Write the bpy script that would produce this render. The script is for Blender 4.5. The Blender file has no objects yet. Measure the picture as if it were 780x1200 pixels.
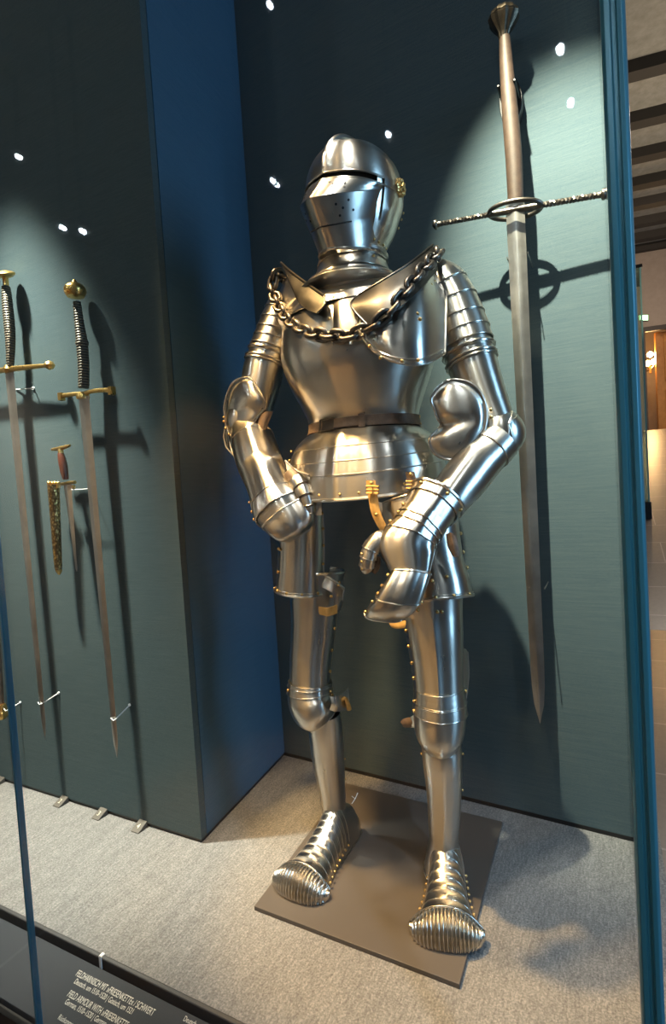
import bpy, math, random
from mathutils import Vector as V, Matrix, Quaternion
random.seed(7)
C = bpy.context.scene.collection
PI = math.pi

# ------------------------------------------------------------------ camera
FPX, EYE = 625.0, V((0, 0, 1.0))
YAW, PITCH, ROLL = math.radians(27), math.radians(2.29), math.radians(3.58)
fwd = V((-math.sin(YAW) * math.cos(PITCH), math.cos(YAW) * math.cos(PITCH), -math.sin(PITCH)))
r0 = V((math.cos(YAW), math.sin(YAW), 0)); u0 = r0.cross(fwd)
cr, sr = math.cos(ROLL), math.sin(ROLL)
rgt = r0 * cr - u0 * sr; upv = r0 * sr + u0 * cr
cam = bpy.data.objects.new('camera', bpy.data.cameras.new('camera')); C.objects.link(cam)
cam.matrix_world = Matrix(((rgt.x, upv.x, -fwd.x, 0), (rgt.y, upv.y, -fwd.y, 0), (rgt.z, upv.z, -fwd.z, 1.0), (0, 0, 0, 1)))
cam.data.sensor_fit = 'VERTICAL'; cam.data.sensor_height = 36; cam.data.lens = FPX / 1200 * 36
cam.data.clip_start = .02
bpy.context.scene.camera = cam

def ray(px, py): return fwd + rgt * ((px - 390) / FPX) - upv * ((py - 600) / FPX)
def P(px, py, Y):                       # the world point on the upright plane y = Y
    d = ray(px, py); return EYE + d * (Y / d.y)
def PX(px, py, X): d = ray(px, py); return EYE + d * (X / d.x)
def PZ(px, py, z): d = ray(px, py); return EYE + d * ((z - 1.0) / d.z)
def PD(px, py, D): return EYE + ray(px, py) * D
def depth(p): return (p - EYE).dot(fwd)
def U(p): return depth(p) / FPX         # metres per pixel at p

# ------------------------------------------------------------------ materials
def mat(name, col, rough=.5, metal=0., build=None, spec=.5, emit=None, estr=0):
    m = bpy.data.materials.new(name); m.use_nodes = True
    nt = m.node_tree; b = nt.nodes['Principled BSDF']
    b.inputs['Base Color'].default_value = (*col, 1); b.inputs['Roughness'].default_value = rough
    b.inputs['Metallic'].default_value = metal; b.inputs['Specular IOR Level'].default_value = spec
    if emit: b.inputs['Emission Color'].default_value = (*emit, 1); b.inputs['Emission Strength'].default_value = estr
    if build: build(nt, b)
    return m
def coords(nt, scale, kind='Object'):
    t = nt.nodes.new('ShaderNodeTexCoord'); mp = nt.nodes.new('ShaderNodeMapping')
    mp.inputs['Scale'].default_value = scale; nt.links.new(t.outputs[kind], mp.inputs[0]); return mp.outputs[0]
def noise(nt, vec, scale=1., detail=4., rough=.6):
    n = nt.nodes.new('ShaderNodeTexNoise'); n.inputs['Scale'].default_value = scale
    n.inputs['Detail'].default_value = detail; n.inputs['Roughness'].default_value = rough
    nt.links.new(vec, n.inputs['Vector']); return n.outputs['Fac']
def ramp(nt, fac, stops):
    r = nt.nodes.new('ShaderNodeValToRGB'); e = r.color_ramp.elements
    for i, (p, c) in enumerate(stops):
        el = e[i] if i < 2 else e.new(p)
        el.position = p; el.color = (*c, 1) if len(c) == 3 else c
    nt.links.new(fac, r.inputs[0]); return r.outputs[0]
def mixc(nt, a, b, fac, blend='MIX'):
    m = nt.nodes.new('ShaderNodeMix'); m.data_type = 'RGBA'; m.blend_type = blend
    if isinstance(fac, float): m.inputs[0].default_value = fac
    else: nt.links.new(fac, m.inputs[0])
    nt.links.new(a, m.inputs[6]); nt.links.new(b, m.inputs[7]); return m.outputs[2]
def bump(nt, b, h, strength=.2, dist=.001):
    n = nt.nodes.new('ShaderNodeBump'); n.inputs['Strength'].default_value = strength; n.inputs['Distance'].default_value = dist
    nt.links.new(h, n.inputs['Height']); nt.links.new(n.outputs[0], b.inputs['Normal'])
def maprange(nt, fac, a, b_):
    n = nt.nodes.new('ShaderNodeMapRange'); n.inputs['To Min'].default_value = a; n.inputs['To Max'].default_value = b_
    nt.links.new(fac, n.inputs[0]); return n.outputs[0]

def steel_build(lo, hi, rlo, rhi, sc=(60, 60, 9), aniso=0.):
    def f(nt, b):
        v = coords(nt, (1, 1, 1)); big = noise(nt, v, 14, 5, .65)
        br = noise(nt, coords(nt, sc), 3, 2, .5)
        c = ramp(nt, big, [(.3, lo), (.7, hi)])
        nt.links.new(c, b.inputs['Base Color'])
        nt.links.new(maprange(nt, mixc(nt, big, br, .4), rlo, rhi), b.inputs['Roughness'])
        bump(nt, b, noise(nt, v, 26, 2, .5), .35, .0012)
        tg = nt.nodes.new('ShaderNodeTangent'); tg.direction_type = 'RADIAL'; tg.axis = 'Z'; nt.links.new(tg.outputs[0], b.inputs['Tangent'])   # polished round the limb
        b.inputs['Anisotropic'].default_value = aniso; b.inputs['Anisotropic Rotation'].default_value = .25
    return f
STEEL = mat('polished_steel', (.6, .58, .54), .28, 1, steel_build((.60, .57, .515), (.66, .63, .575), .25, .32, (40, 40, 4), .75))
STEEL_F = mat('fluted_steel', (.6, .58, .54), .28, 1, steel_build((.60, .57, .515), (.66, .63, .575), .22, .27, (40, 40, 4)))
STEEL_D = mat('steel_dark_reflection', (.16, .15, .14), .35, 1, steel_build((.05, .048, .045), (.10, .095, .085), .28, .42))  # for the upright guards: dark reflection of the hall put into the colour
BLADE = mat('blade_steel', (.5, .48, .45), .34, 1, steel_build((.36, .35, .33), (.50, .49, .465), .26, .4))
IRON = mat('chain_iron', (.2, .18, .16), .36, 1, steel_build((.10, .088, .078), (.2, .18, .16), .28, .45))
BLACKIRON = mat('dark_iron', (.05, .045, .04), .45, .8)
BRASS = mat('brass', (.72, .49, .2), .3, 1, steel_build((.55, .36, .13), (.8, .56, .25), .22, .42))
GOLD = mat('gilt_metal', (.8, .52, .18), .28, 1, steel_build((.62, .38, .1), (.85, .58, .22), .2, .38))
def engr(nt, b):
    vo = nt.nodes.new('ShaderNodeTexVoronoi'); vo.inputs['Scale'].default_value = 160
    nt.links.new(coords(nt, (1, 1, .7)), vo.inputs['Vector'])
    nt.links.new(ramp(nt, vo.outputs['Distance'], [(.1, (.85, .6, .22)), (.6, (.22, .13, .04))]), b.inputs['Base Color'])
    bump(nt, b, vo.outputs['Distance'], .8, .002)
ENGRAVED = mat('engraved_gilt', (.6, .4, .15), .3, 1, engr)
def leath(lo, hi):
    def f(nt, b):
        n = noise(nt, coords(nt, (1, 1, 1)), 60, 6, .7)
        nt.links.new(ramp(nt, n, [(.3, lo), (.7, hi)]), b.inputs['Base Color']); bump(nt, b, n, .35, .001)
    return f
LEATHER = mat('brown_leather', (.12, .07, .04), .55, 0, leath((.075, .05, .035), (.17, .115, .08)))
TAN = mat('tan_leather', (.55, .33, .1), .6, 0, leath((.42, .25, .07), (.68, .43, .15)))
GRIP = mat('grip_leather', (.2, .1, .055), .6, 0, leath((.030, .016, .010), (.068, .040, .025)))
def wire(nt, b):
    w = nt.nodes.new('ShaderNodeTexWave'); w.bands_direction = 'Z'; w.inputs['Scale'].default_value = 40; w.inputs['Distortion'].default_value = .6
    nt.links.new(coords(nt, (1, 1, 1)), w.inputs['Vector'])
    nt.links.new(ramp(nt, w.outputs['Fac'], [(.2, (.02, .017, .013)), (.8, (.13, .11, .075))]), b.inputs['Base Color'])
    bump(nt, b, w.outputs['Fac'], .7, .002)
WIRE = mat('wire_bound_grip', (.15, .13, .09), .45, .4, wire)
WOODGRIP = mat('red_wood_grip', (.085, .022, .01), .35)
def fabric(lo, hi):
    def f(nt, b):
        v = coords(nt, (1, 1, 1)); g = noise(nt, v, 420, 2, .7)
        th = noise(nt, coords(nt, (6, 6, 320)), 1.5, 3, .7)
        nt.links.new(ramp(nt, mixc(nt, g, th, .5), [(.3, lo), (.72, hi)]), b.inputs['Base Color']); bump(nt, b, g, .25, .0008)
    return f
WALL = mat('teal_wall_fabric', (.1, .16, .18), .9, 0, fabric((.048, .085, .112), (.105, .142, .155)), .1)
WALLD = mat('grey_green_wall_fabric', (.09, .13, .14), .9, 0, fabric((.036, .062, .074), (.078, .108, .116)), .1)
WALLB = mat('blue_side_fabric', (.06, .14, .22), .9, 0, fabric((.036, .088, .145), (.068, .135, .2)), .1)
def felt(nt, b):
    g = noise(nt, coords(nt, (1, 1, 1)), 230, 3, .75)
    st = noise(nt, coords(nt, (190, 30, 1)), 1.0, 4, .75)
    big = noise(nt, coords(nt, (30, 5, 1)), 1.0, 3, .6)
    m = mixc(nt, mixc(nt, g, st, .36), big, .12)
    nt.links.new(ramp(nt, m, [(.3, (.06, .062, .068)), (.5, (.165, .166, .168)), (.7, (.33, .33, .33))]), b.inputs['Base Color'])
    bump(nt, b, m, .5, .002)
FELT = mat('grey_felt', (.28, .28, .28), .95, 0, felt, .1)
PLATE = mat('plinth_laminate', (.075, .066, .06), .5, 0, None, .35)
RAIL = mat('dark_rail', (.028, .03, .034), .5)
LABELM = mat('label_panel_face', (.022, .028, .038), .6, 0, None, .25)
INK = mat('label_print', (.55, .55, .52), .7)
BRONZE = mat('dark_bronze', (.09, .07, .05), .4, .9, steel_build((.05, .04, .03), (.15, .12, .085), .3, .5))
BLACK = mat('black_paint_and_shade', (.006, .006, .007), .5)  # real black finishes, and the shade painted along the wall feet
def postb(nt, b): bump(nt, b, noise(nt, coords(nt, (1, 1, 1)), 90, 3, .6), .06, .001)
POST = mat('blue_post_paint', (.032, .17, .235), .3, .25, postb, .6)
EDGE = mat('glass_edge', (.03, .16, .28), .15, 0, None, .8)
WHITE = mat('plain_white', (.8, .82, .85), .2)
CREAM = mat('cream_print', (.65, .62, .5), .7)
TAB = mat('tab_grey', (.085, .078, .068), .6)
def tiles(nt, b):
    br = nt.nodes.new('ShaderNodeTexBrick'); nt.links.new(coords(nt, (1, 1, 1)), br.inputs['Vector'])
    for k, c in (('Color1', (.11, .095, .095)), ('Color2', (.135, .115, .11)), ('Mortar', (.26, .24, .235))): br.inputs[k].default_value = (*c, 1)
    br.inputs['Scale'].default_value = 1.0; br.inputs['Mortar Size'].default_value = .006
    br.inputs['Brick Width'].default_value = 1.1; br.inputs['Row Height'].default_value = .55
    n = noise(nt, coords(nt, (1, 1, 1)), 30, 4, .7)
    nt.links.new(mixc(nt, br.outputs[0], ramp(nt, n, [(.3, (.5, .5, .5)), (.7, (1, 1, 1))]), .5, 'MULTIPLY'), b.inputs['Base Color'])
TILE = mat('stone_tiles', (.12, .1, .1), .32, 0, tiles)
def plasterb(lo, hi):
    def f(nt, b):
        n = noise(nt, coords(nt, (1, 1, 1)), 7, 5, .7); nt.links.new(ramp(nt, n, [(.3, lo), (.7, hi)]), b.inputs['Base Color'])
    return f
CEIL = mat('room_ceiling_plaster', (.3, .28, .25), .9, 0, plasterb((.22, .21, .18), (.33, .31, .28)))
ROOMWALL = mat('room_wall_plaster', (.4, .32, .27), .9, 0, plasterb((.36, .29, .24), (.42, .34, .29)))
GREYWALL = mat('grey_wall_plaster', (.36, .36, .35), .9, 0, plasterb((.30, .30, .30), (.38, .38, .37)))
BEAM = mat('dark_beam', (.035, .03, .026), .7)
WOOD = mat('orange_wood', (.5, .2, .035), .4, 0, plasterb((.38, .14, .02), (.56, .24, .05)))
DARKWOOD = mat('dark_frame_wood', (.05, .035, .028), .5)
BULB = mat('warm_bulb', (1, .8, .5), .5, 0, None, .5, (1, .62, .22), 30)
LAMPLED = mat('white_lamp_lens', (1, 1, 1), .5, 0, None, .5, (.85, .95, 1), 800)
EXITM = mat('exit_sign_face', (.3, .8, .4), .5, 0, None, .5, (.5, 1, .45), 5)
EXITW = mat('exit_sign_mark', (1, 1, 1), .5, 0, None, .5, (1, 1, .9), 8)
GREYMET = mat('grey_lamp_metal', (.12, .12, .12), .4, .6)
DARKCLOTH = mat('arming_cloth_and_shade', (.012, .011, .011), .9)  # cloth of the doublet, and the shade behind the helmet's sight
def glass_mat(name, tint, k):
    m = bpy.data.materials.new(name); m.use_nodes = True; nt = m.node_tree; nt.nodes.clear()
    o = nt.nodes.new('ShaderNodeOutputMaterial'); mx = nt.nodes.new('ShaderNodeMixShader')
    t = nt.nodes.new('ShaderNodeBsdfTransparent'); t.inputs[0].default_value = (*tint, 1)
    g = nt.nodes.new('ShaderNodeBsdfGlossy'); g.inputs['Roughness'].default_value = .0
    lw = nt.nodes.new('ShaderNodeLayerWeight'); lw.inputs['Blend'].default_value = .5       # Schlick reflectance, the same from both sides
    pw = nt.nodes.new('ShaderNodeMath'); pw.operation = 'POWER'; pw.inputs[1].default_value = 5; nt.links.new(lw.outputs['Facing'], pw.inputs[0])
    ma = nt.nodes.new('ShaderNodeMath'); ma.operation = 'MULTIPLY_ADD'; ma.inputs[1].default_value = .9; ma.inputs[2].default_value = k; nt.links.new(pw.outputs[0], ma.inputs[0])
    nt.links.new(ma.outputs[0], mx.inputs[0]); nt.links.new(t.outputs[0], mx.inputs[1]); nt.links.new(g.outputs[0], mx.inputs[2])
    nt.links.new(mx.outputs[0], o.inputs[0]); return m
GLASS = glass_mat('showcase_glass', (.985, .995, .99), .012)
GLASSG = glass_mat('far_case_glass', (.86, .95, .91), .03)

# ------------------------------------------------------------------ mesh builder
class MB:
    def __init__(s): s.v = []; s.f = []; s.m = []; s.sm = []
    def add(s, vs, fs, mi=0, smooth=True):
        o = len(s.v); s.v += [V(p) for p in vs]
        for f in fs: s.f.append([o + i for i in f]); s.m.append(mi); s.sm.append(smooth)
    def shell(s, fn, nu, nv, th=.0016, ref=None, wrap=False, mi=0):
        """solid sheet over fn(u,v), u,v in 0..1; thickness goes towards ref"""
        n2 = nv if wrap else nv + 1
        g = [[fn(i / nu, j / nv) for j in range(n2)] for i in range(nu + 1)]
        N = []
        for i in range(nu + 1):
            row = []
            for j in range(n2):
                a = g[min(i + 1, nu)][j] - g[max(i - 1, 0)][j]
                if wrap: b = g[i][(j + 1) % n2] - g[i][(j - 1) % n2]
                else: b = g[i][min(j + 1, nv)] - g[i][max(j - 1, 0)]
                c = a.cross(b); row.append(c.normalized() if c.length > 1e-12 else V((0, 0, 0)))
            N.append(row)
        tot = 0
        for i in range(nu + 1):
            for j in range(n2):
                r = ref(i / nu) if callable(ref) else ref
                tot += 1 if N[i][j].dot(g[i][j] - r) > 0 else -1
        sg = 1 if tot >= 0 else -1
        W = n2
        vs = [g[i][j] for i in range(nu + 1) for j in range(n2)]
        vi = [g[i][j] - N[i][j] * (sg * th) for i in range(nu + 1) for j in range(n2)]
        o = len(vs); fs = []
        for i in range(nu):
            for j in range(nv):
                q = [i * W + j, (i + 1) * W + j, (i + 1) * W + (j + 1) % W, i * W + (j + 1) % W]
                if sg < 0: q = q[::-1]
                fs.append(q); fs.append([o + k for k in q[::-1]])
        def rim(a, b, fl):
            q = [a, b, o + b, o + a]
            fs.append(q[::-1] if fl else q)
        for j in range(nv):
            rim(j, (j + 1) % W, sg < 0); rim(nu * W + j, nu * W + (j + 1) % W, sg > 0)
        if not wrap:
            for i in range(nu):
                rim(i * W, (i + 1) * W, sg > 0); rim(i * W + nv, (i + 1) * W + nv, sg < 0)
        s.add(vs + vi, fs, mi)
        return g
    def tube(s, pts, r, closed=False, n=8, mi=0, rfun=None):
        pts = [V(p) for p in pts]; m = len(pts); vs = []; fs = []
        up = None
        for i, p in enumerate(pts):
            if closed: t = (pts[(i + 1) % m] - pts[(i - 1) % m])
            else: t = pts[min(i + 1, m - 1)] - pts[max(i - 1, 0)]
            t = t.normalized() if t.length > 1e-9 else V((0, 0, 1))
            if up is None: up = V((0, 0, 1)) if abs(t.z) < .9 else V((1, 0, 0))
            a = t.cross(up)
            if a.length < 1e-6: a = t.orthogonal()
            a.normalize(); b = a.cross(t).normalized(); up = b
            rr = rfun(i / max(1, m - 1)) if rfun else r
            for k in range(n):
                an = 2 * PI * k / n; vs.append(p + a * (rr * math.cos(an)) + b * (rr * math.sin(an)))
        for i in range(m if closed else m - 1):
            i2 = (i + 1) % m
            for k in range(n):
                fs.append([i * n + k, i * n + (k + 1) % n, i2 * n + (k + 1) % n, i2 * n + k])
        if not closed:
            fs.append(list(range(n))[::-1]); fs.append([(m - 1) * n + k for k in range(n)])
        s.add(vs, fs, mi)
    def lathe(s, prof, c, ax=V((0, 0, 1)), n=24, mi=0, flute=0, fl_n=12, sx=1., sy=1., side=None):
        """prof: (radius, height along ax)"""
        ax = V(ax).normalized()
        a = (V(side) - ax * V(side).dot(ax)).normalized() if side is not None else ax.orthogonal().normalized()
        b = ax.cross(a); c = V(c); vs = []; fs = []
        for (r, h) in prof:
            for k in range(n):
                an = 2 * PI * k / n; rr = r * (1 + flute * math.cos(fl_n * an))
                vs.append(c + ax * h + a * (rr * sx * math.cos(an)) + b * (rr * sy * math.sin(an)))
        m = len(prof)
        for i in range(m - 1):
            for k in range(n): fs.append([i * n + k, i * n + (k + 1) % n, (i + 1) * n + (k + 1) % n, (i + 1) * n + k])
        fs.append(list(range(n))[::-1]); fs.append([(m - 1) * n + k for k in range(n)])
        s.add(vs, fs, mi)
    def hexa(s, c8, mi=0):
        """8 corners: bottom loop then top loop"""
        s.add(c8, [[3, 2, 1, 0], [4, 5, 6, 7], [0, 1, 5, 4], [1, 2, 6, 5], [2, 3, 7, 6], [3, 0, 4, 7]], mi, False)
    def box(s, lo, hi, mi=0, R=None, o=None):
        (a, b, c), (d, e, f) = lo, hi
        p = [V(q) for q in ((a, b, c), (d, b, c), (d, e, c), (a, e, c), (a, b, f), (d, b, f), (d, e, f), (a, e, f))]
        if R is not None: p = [R @ q for q in p]
        if o is not None: p = [q + V(o) for q in p]
        s.hexa(p, mi)
    def prism(s, poly, d, mi=0):
        """polygon of points extruded by vector d"""
        n = len(poly); vs = [V(p) for p in poly] + [V(p) + d for p in poly]
        fs = [list(range(n))[::-1], list(range(n, 2 * n))] + [[i, (i + 1) % n, n + (i + 1) % n, n + i] for i in range(n)]
        s.add(vs, fs, mi, False)
    def build(s, name, mats, parent=None, bevel=0, sharp=38):
        import bmesh
        me = bpy.data.meshes.new(name)
        org = V((0, 0, 0))
        if parent is None:                              # origin at the thing's base
            xs = [p.x for p in s.v]; ys = [p.y for p in s.v]; zs = [p.z for p in s.v]
            org = V(((min(xs) + max(xs)) / 2, (min(ys) + max(ys)) / 2, min(zs)))
        me.from_pydata([p - org for p in s.v], [], s.f)
        if not isinstance(mats, (list, tuple)): mats = [mats]
        for m in mats: me.materials.append(m)
        me.polygons.foreach_set('material_index', s.m); me.polygons.foreach_set('use_smooth', s.sm)
        bm = bmesh.new(); bm.from_mesh(me); bmesh.ops.recalc_face_normals(bm, faces=bm.faces); bm.to_mesh(me); bm.free()
        me.set_sharp_from_angle(angle=math.radians(sharp))
        o = bpy.data.objects.new(name, me); C.objects.link(o); o.location = org
        if parent is not None:
            o.parent = parent
            w = V((0, 0, 0)); p = parent
            while p: w += p.location; p = p.parent
            o.location = -w
        if bevel:
            md = o.modifiers.new('bevel', 'BEVEL'); md.width = bevel; md.segments = 2; md.limit_method = 'ANGLE'
        return o

def tag(o, label=None, cat=None, group=None, kind=None):
    for k, v in (('label', label), ('category', cat), ('group', group), ('kind', kind)):
        if v: o[k] = v
    return o
def empty(name, loc, label, cat, group=None):
    o = bpy.data.objects.new(name, None); C.objects.link(o); o.location = loc; o.empty_display_size = .05
    return tag(o, label, cat, group)
def struct(o): o['kind'] = 'structure'; return o
def cr_(p0, p1, p2, p3, t):
    return .5 * ((2 * p1) + (p2 - p0) * t + (2 * p0 - 5 * p1 + 4 * p2 - p3) * t * t + (3 * p1 - p0 - 3 * p2 + p3) * t ** 3) if not isinstance(p1, V) else \
        (p1 * 2 + (p2 - p0) * t + (p0 * 2 - p1 * 5 + p2 * 4 - p3) * (t * t) + (p1 * 3 - p0 - p2 * 3 + p3) * (t ** 3)) * .5
def spline(keys, t):
    n = len(keys) - 1; x = max(0., min(n - 1e-9, t * n)); i = int(x); f = x - i
    return cr_(keys[max(i - 1, 0)], keys[i], keys[i + 1], keys[min(i + 2, n)], f)
def linear(keys, t):
    n = len(keys) - 1; x = max(0., min(n - 1e-9, t * n)); i = int(x); f = x - i
    return keys[i] * (1 - f) + keys[i + 1] * f
def curve(pts, n):
    pts = [V(p) for p in pts]; return [spline(pts, i / n) for i in range(n + 1)]

class Loft:
    """a limb-like surface: centre, across vector, forward vector and radii along a spine"""
    def __init__(s): s.c = []; s.A = []; s.B = []; s.rx = []; s.rf = []; s.rb = []; s.n = []; s.rg = []; s.lift = []; s.tw = .16; s.lin = False
    def key(s, c, A, B, rx, rf, rb, n=2., rg=0., lift=0.):
        for L, x in zip((s.c, s.A, s.B, s.rx, s.rf, s.rb, s.n, s.rg, s.lift), (V(c), V(A), V(B), rx, rf, rb, n, rg, lift)): L.append(x)
        return s
    def at(s, t, th, g=0.):
        spline = globals()['linear'] if s.lin else globals()['spline']
        c = spline(s.c, t); A = spline(s.A, t).normalized(); B = spline(s.B, t).normalized()
        e = 2. / spline(s.n, t); sn, cs = math.sin(th), math.cos(th)
        ry = spline(s.rf, t) if cs > 0 else spline(s.rb, t)
        x = (spline(s.rx, t) + g) * math.copysign(abs(sn) ** e, sn)
        y = (ry + g) * math.copysign(abs(cs) ** e, cs)
        d = (th + PI) % (2 * PI) - PI
        y += spline(s.rg, t) * math.exp(-(d / s.tw) ** 2)
        return c + A * x + B * y + V((0, 0, 1)) * (spline(s.lift, t) * (1 - cs) * .5)
    def normal(s, t, th):
        e = .01
        a = s.at(min(1, t + e), th) - s.at(max(0, t - e), th); b = s.at(t, th + .03) - s.at(t, th - .03)
        n = a.cross(b).normalized(); return n if n.dot(s.at(t, th) - spline(s.c, t)) > 0 else -n
    def plate(s, mb, t0, t1, a0=-180, a1=180, g0=0., g1=None, nu=10, nv=40, th=.0016, mi=0, wob=None):
        g1 = g0 if g1 is None else g1; full = (a1 - a0) >= 359.9
        a0, a1 = math.radians(a0), math.radians(a1)
        def fn(u, v):
            t = t0 + (t1 - t0) * u; th_ = a0 + (a1 - a0) * v
            if wob: t += wob(u, th_)
            return s.at(t, th_, g0 + (g1 - g0) * u)
        return mb.shell(fn, nu, nv, th, lambda u: spline(s.c, t0 + (t1 - t0) * u), full, mi)
    def ring(s, mb, t, r=.0025, a0=-180, a1=180, g=0., n=48, mi=0):
        full = (a1 - a0) >= 359.9; a0, a1 = math.radians(a0), math.radians(a1)
        pts = [s.at(t, a0 + (a1 - a0) * i / n, g) for i in range(n if full else n + 1)]
        mb.tube(pts, r, full, 6, mi)

def limb(keys, across=None):
    """keys: (px, py, Y, half width px, depth ratio front, depth ratio back, n, ridge m)"""
    L = Loft(); pts = [P(k[0], k[1], k[2]) for k in keys]
    for i, k in enumerate(keys):
        T = (pts[min(i + 1, len(pts) - 1)] - pts[max(i - 1, 0)]).normalized()
        vw = (EYE - pts[i]).normalized()
        A = T.cross(vw).normalized()
        if A.dot(rgt) < 0: A = -A
        if across is not None: A = V(across).normalized(); T = (T - A * T.dot(A)).normalized()
        B = A.cross(T).normalized()
        if B.dot(vw) < 0: B = -B
        w = k[3] * U(pts[i])
        d1 = k[4] if len(k) > 4 else 1.; d2 = k[5] if len(k) > 5 else d1
        L.key(pts[i], A, B, w, w * d1, w * d2, k[6] if len(k) > 6 else 2., k[7] if len(k) > 7 else 0.)
    return L
def patch(mb, rows, nu=16, nv=24, th=.0016, back=V((0, .5, 0)), mi=0):
    R = [[P(*q) for q in r] for r in rows]
    def fn(u, v): return spline([spline(r, v) for r in R], u)
    mid = fn(.5, .5)
    g = mb.shell(fn, nu, nv, th, mid + back, False, mi)
    return fn, g
def edge_of(fn, side, n=24):
    f = {'top': lambda t: fn(0, t), 'bottom': lambda t: fn(1, t), 'left': lambda t: fn(t, 0), 'right': lambda t: fn(t, 1)}[side]
    return [f(i / n) for i in range(n + 1)]

# rivets share one small dome
_rm = MB(); _rm.lathe([(1, -.35), (1, 0), (.92, .3), (.7, .58), (.38, .76), (.05, .82)], (0, 0, 0), n=12)
_r0 = _rm.build('rivet', BRASS); RIV = _r0.data; bpy.data.objects.remove(_r0)
RIVS = RIV.copy(); RIVS.materials[0] = STEEL
def rivet(parent, p, nrm, r=.004, data=None):
    o = bpy.data.objects.new('rivet', data or RIV); C.objects.link(o); o.parent = parent
    w = V((0, 0, 0)); q = parent
    while q: w += q.location; q = q.parent
    o.location = p - w; o.rotation_mode = 'QUATERNION'; o.rotation_quaternion = V(nrm).to_track_quat('Z', 'Y'); o.scale = (r, r, r)
    return o
def lrivets(parent, L, lst, r=.004, g=.001, data=None):
    for t, a in lst:
        a = math.radians(a); n = L.normal(t, a); rivet(parent, L.at(t, a) + n * g, n, r, data)
def pxriv(parent, lst, r=.004, nrm=None):
    for px, py, Y in lst:
        p = P(px, py, Y); rivet(parent, p, nrm or (EYE - p).normalized(), r)

# ================================================================== the setting: showcase
YB, YP, XP, YG = 1.635, 1.147, -1.1, .62
b = MB(); b.box((-3.4, .765, -.06), (.10, 1.9, 0)); struct(b.build('floor', FELT))
# back wall follows the measured base line (it runs very slightly towards the glass)
A_, B_ = V((-1.35, 1.692, 0)), V((.04, 1.597, 0))
b = MB(); n_ = V((0, .06, 0)); h_ = V((0, 0, 2.95)); z1 = V((0, 0, .012))
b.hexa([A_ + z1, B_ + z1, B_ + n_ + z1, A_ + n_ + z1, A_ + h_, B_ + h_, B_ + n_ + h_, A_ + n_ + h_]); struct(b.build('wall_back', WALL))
b = MB(); q = V((0, -.001, 0)); zz = V((0, 0, .012)); b.hexa([A_ + q, B_ + q, B_ + n_, A_ + n_, A_ + q + zz, B_ + q + zz, B_ + n_ + zz, A_ + n_ + zz]); struct(b.build('gap_shade_back', BLACK))  # black strip painting the shadow line in the gap under the wall
XF, XK = -1.079, -1.124                       # the partition's side face runs slightly skew
def slab(x_l, y0, y1, z0, z1, dx):
    k = lambda y: XF + (XK - XF) * (y - YP) / .50 + dx
    q = MB(); q.hexa([V((x_l, y0, z0)), V((k(y0), y0, z0)), V((k(y1), y1, z0)), V((x_l, y1, z0)), V((x_l, y0, z1)), V((k(y0), y0, z1)), V((k(y1), y1, z1)), V((x_l, y1, z1))]); return q
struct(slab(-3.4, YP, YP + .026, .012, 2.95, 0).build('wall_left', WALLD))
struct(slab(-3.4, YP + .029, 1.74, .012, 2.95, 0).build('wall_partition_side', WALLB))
struct(slab(-3.38, YP + .004, 1.72, 0, .012, -.004).build('gap_shade_left', BLACK))  # shade of the gap under the partition, laid in as a black strip
b = MB(); b.box((-3.4, .60, 2.95), (.12, 1.9, 3.0)); struct(b.build('ceiling', RAIL))
# front rail, gap, sloping label panel and the black base below it
b = MB()
b.hexa([V((-3.4, .757, -.06)), V((.03, .757, -.06)), V((.03, .766, -.06)), V((-3.4, .766, -.06)), V((-3.4, .757, -.001)), V((.03, .757, -.001)), V((.03, .766, .001)), V((-3.4, .766, .001))])
struct(b.build('trim_1', RAIL, bevel=.002))
LT, LB = (.744, -.008), (.632, -.042)          # label panel top and bottom edge (y, z)
b = MB(); b.hexa([V((-3.4, LB[0], LB[1] - .015)), V((.03, LB[0], LB[1] - .015)), V((.03, LT[0], LT[1] - .015)), V((-3.4, LT[0], LT[1] - .015)),
                  V((-3.4, LB[0], LB[1])), V((.03, LB[0], LB[1])), V((.03, LT[0], LT[1])), V((-3.4, LT[0], LT[1]))])
panel = empty('label_panel', (-.9, .68, -.05), 'dark sloping label panel with printed text along the foot of the glass', 'label panel')
b.build('panel_board', LABELM, panel, bevel=.001)
b = MB(); b.box((-3.4, .625, -.35), (.04, 1.9, -.061)); b.box((-3.4, .615, -.35), (.04, .628, -.05)); struct(b.build('trim_2', BLACK))

sl = V((0, LT[0] - LB[0], LT[1] - LB[1])); slope_n = V((0, -sl.z, sl.y)).normalized(); sdir = sl.normalized()
def text_mesh(s, size, m, ox, spacing=1.0, xs=1.0, bold=0.):
    cu = bpy.data.curves.new('text', 'FONT'); cu.body = s; cu.size = size; cu.space_character = spacing; cu.offset = bold
    o = bpy.data.objects.new('text', cu); C.objects.link(o)
    dg = bpy.context.evaluated_depsgraph_get(); me = bpy.data.meshes.new_from_object(o.evaluated_get(dg))
    bpy.data.objects.remove(o); me.materials.clear(); me.materials.append(m)
    t = bpy.data.objects.new('text_line', me); C.objects.link(t)
    return t
def place(t, origin, xd, yd, parent, xs=1.):
    zd = xd.cross(yd).normalized()
    t.parent = parent; w = V((0, 0, 0)); q = parent
    while q: w += q.location; q = q.parent
    o = origin - w
    t.matrix_local = Matrix(((xd.x * xs, yd.x, zd.x, o.x), (xd.y * xs, yd.y, zd.y, o.y), (xd.z * xs, yd.z, zd.z, o.z), (0, 0, 0, 1)))
def on_panel(px, py):                     # where a line of sight meets the panel
    d = ray(px, py); p0 = V((0, LB[0], LB[1])); k = (p0 - EYE).dot(slope_n) / d.dot(slope_n); return EYE + d * k + slope_n * .0002
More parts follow.
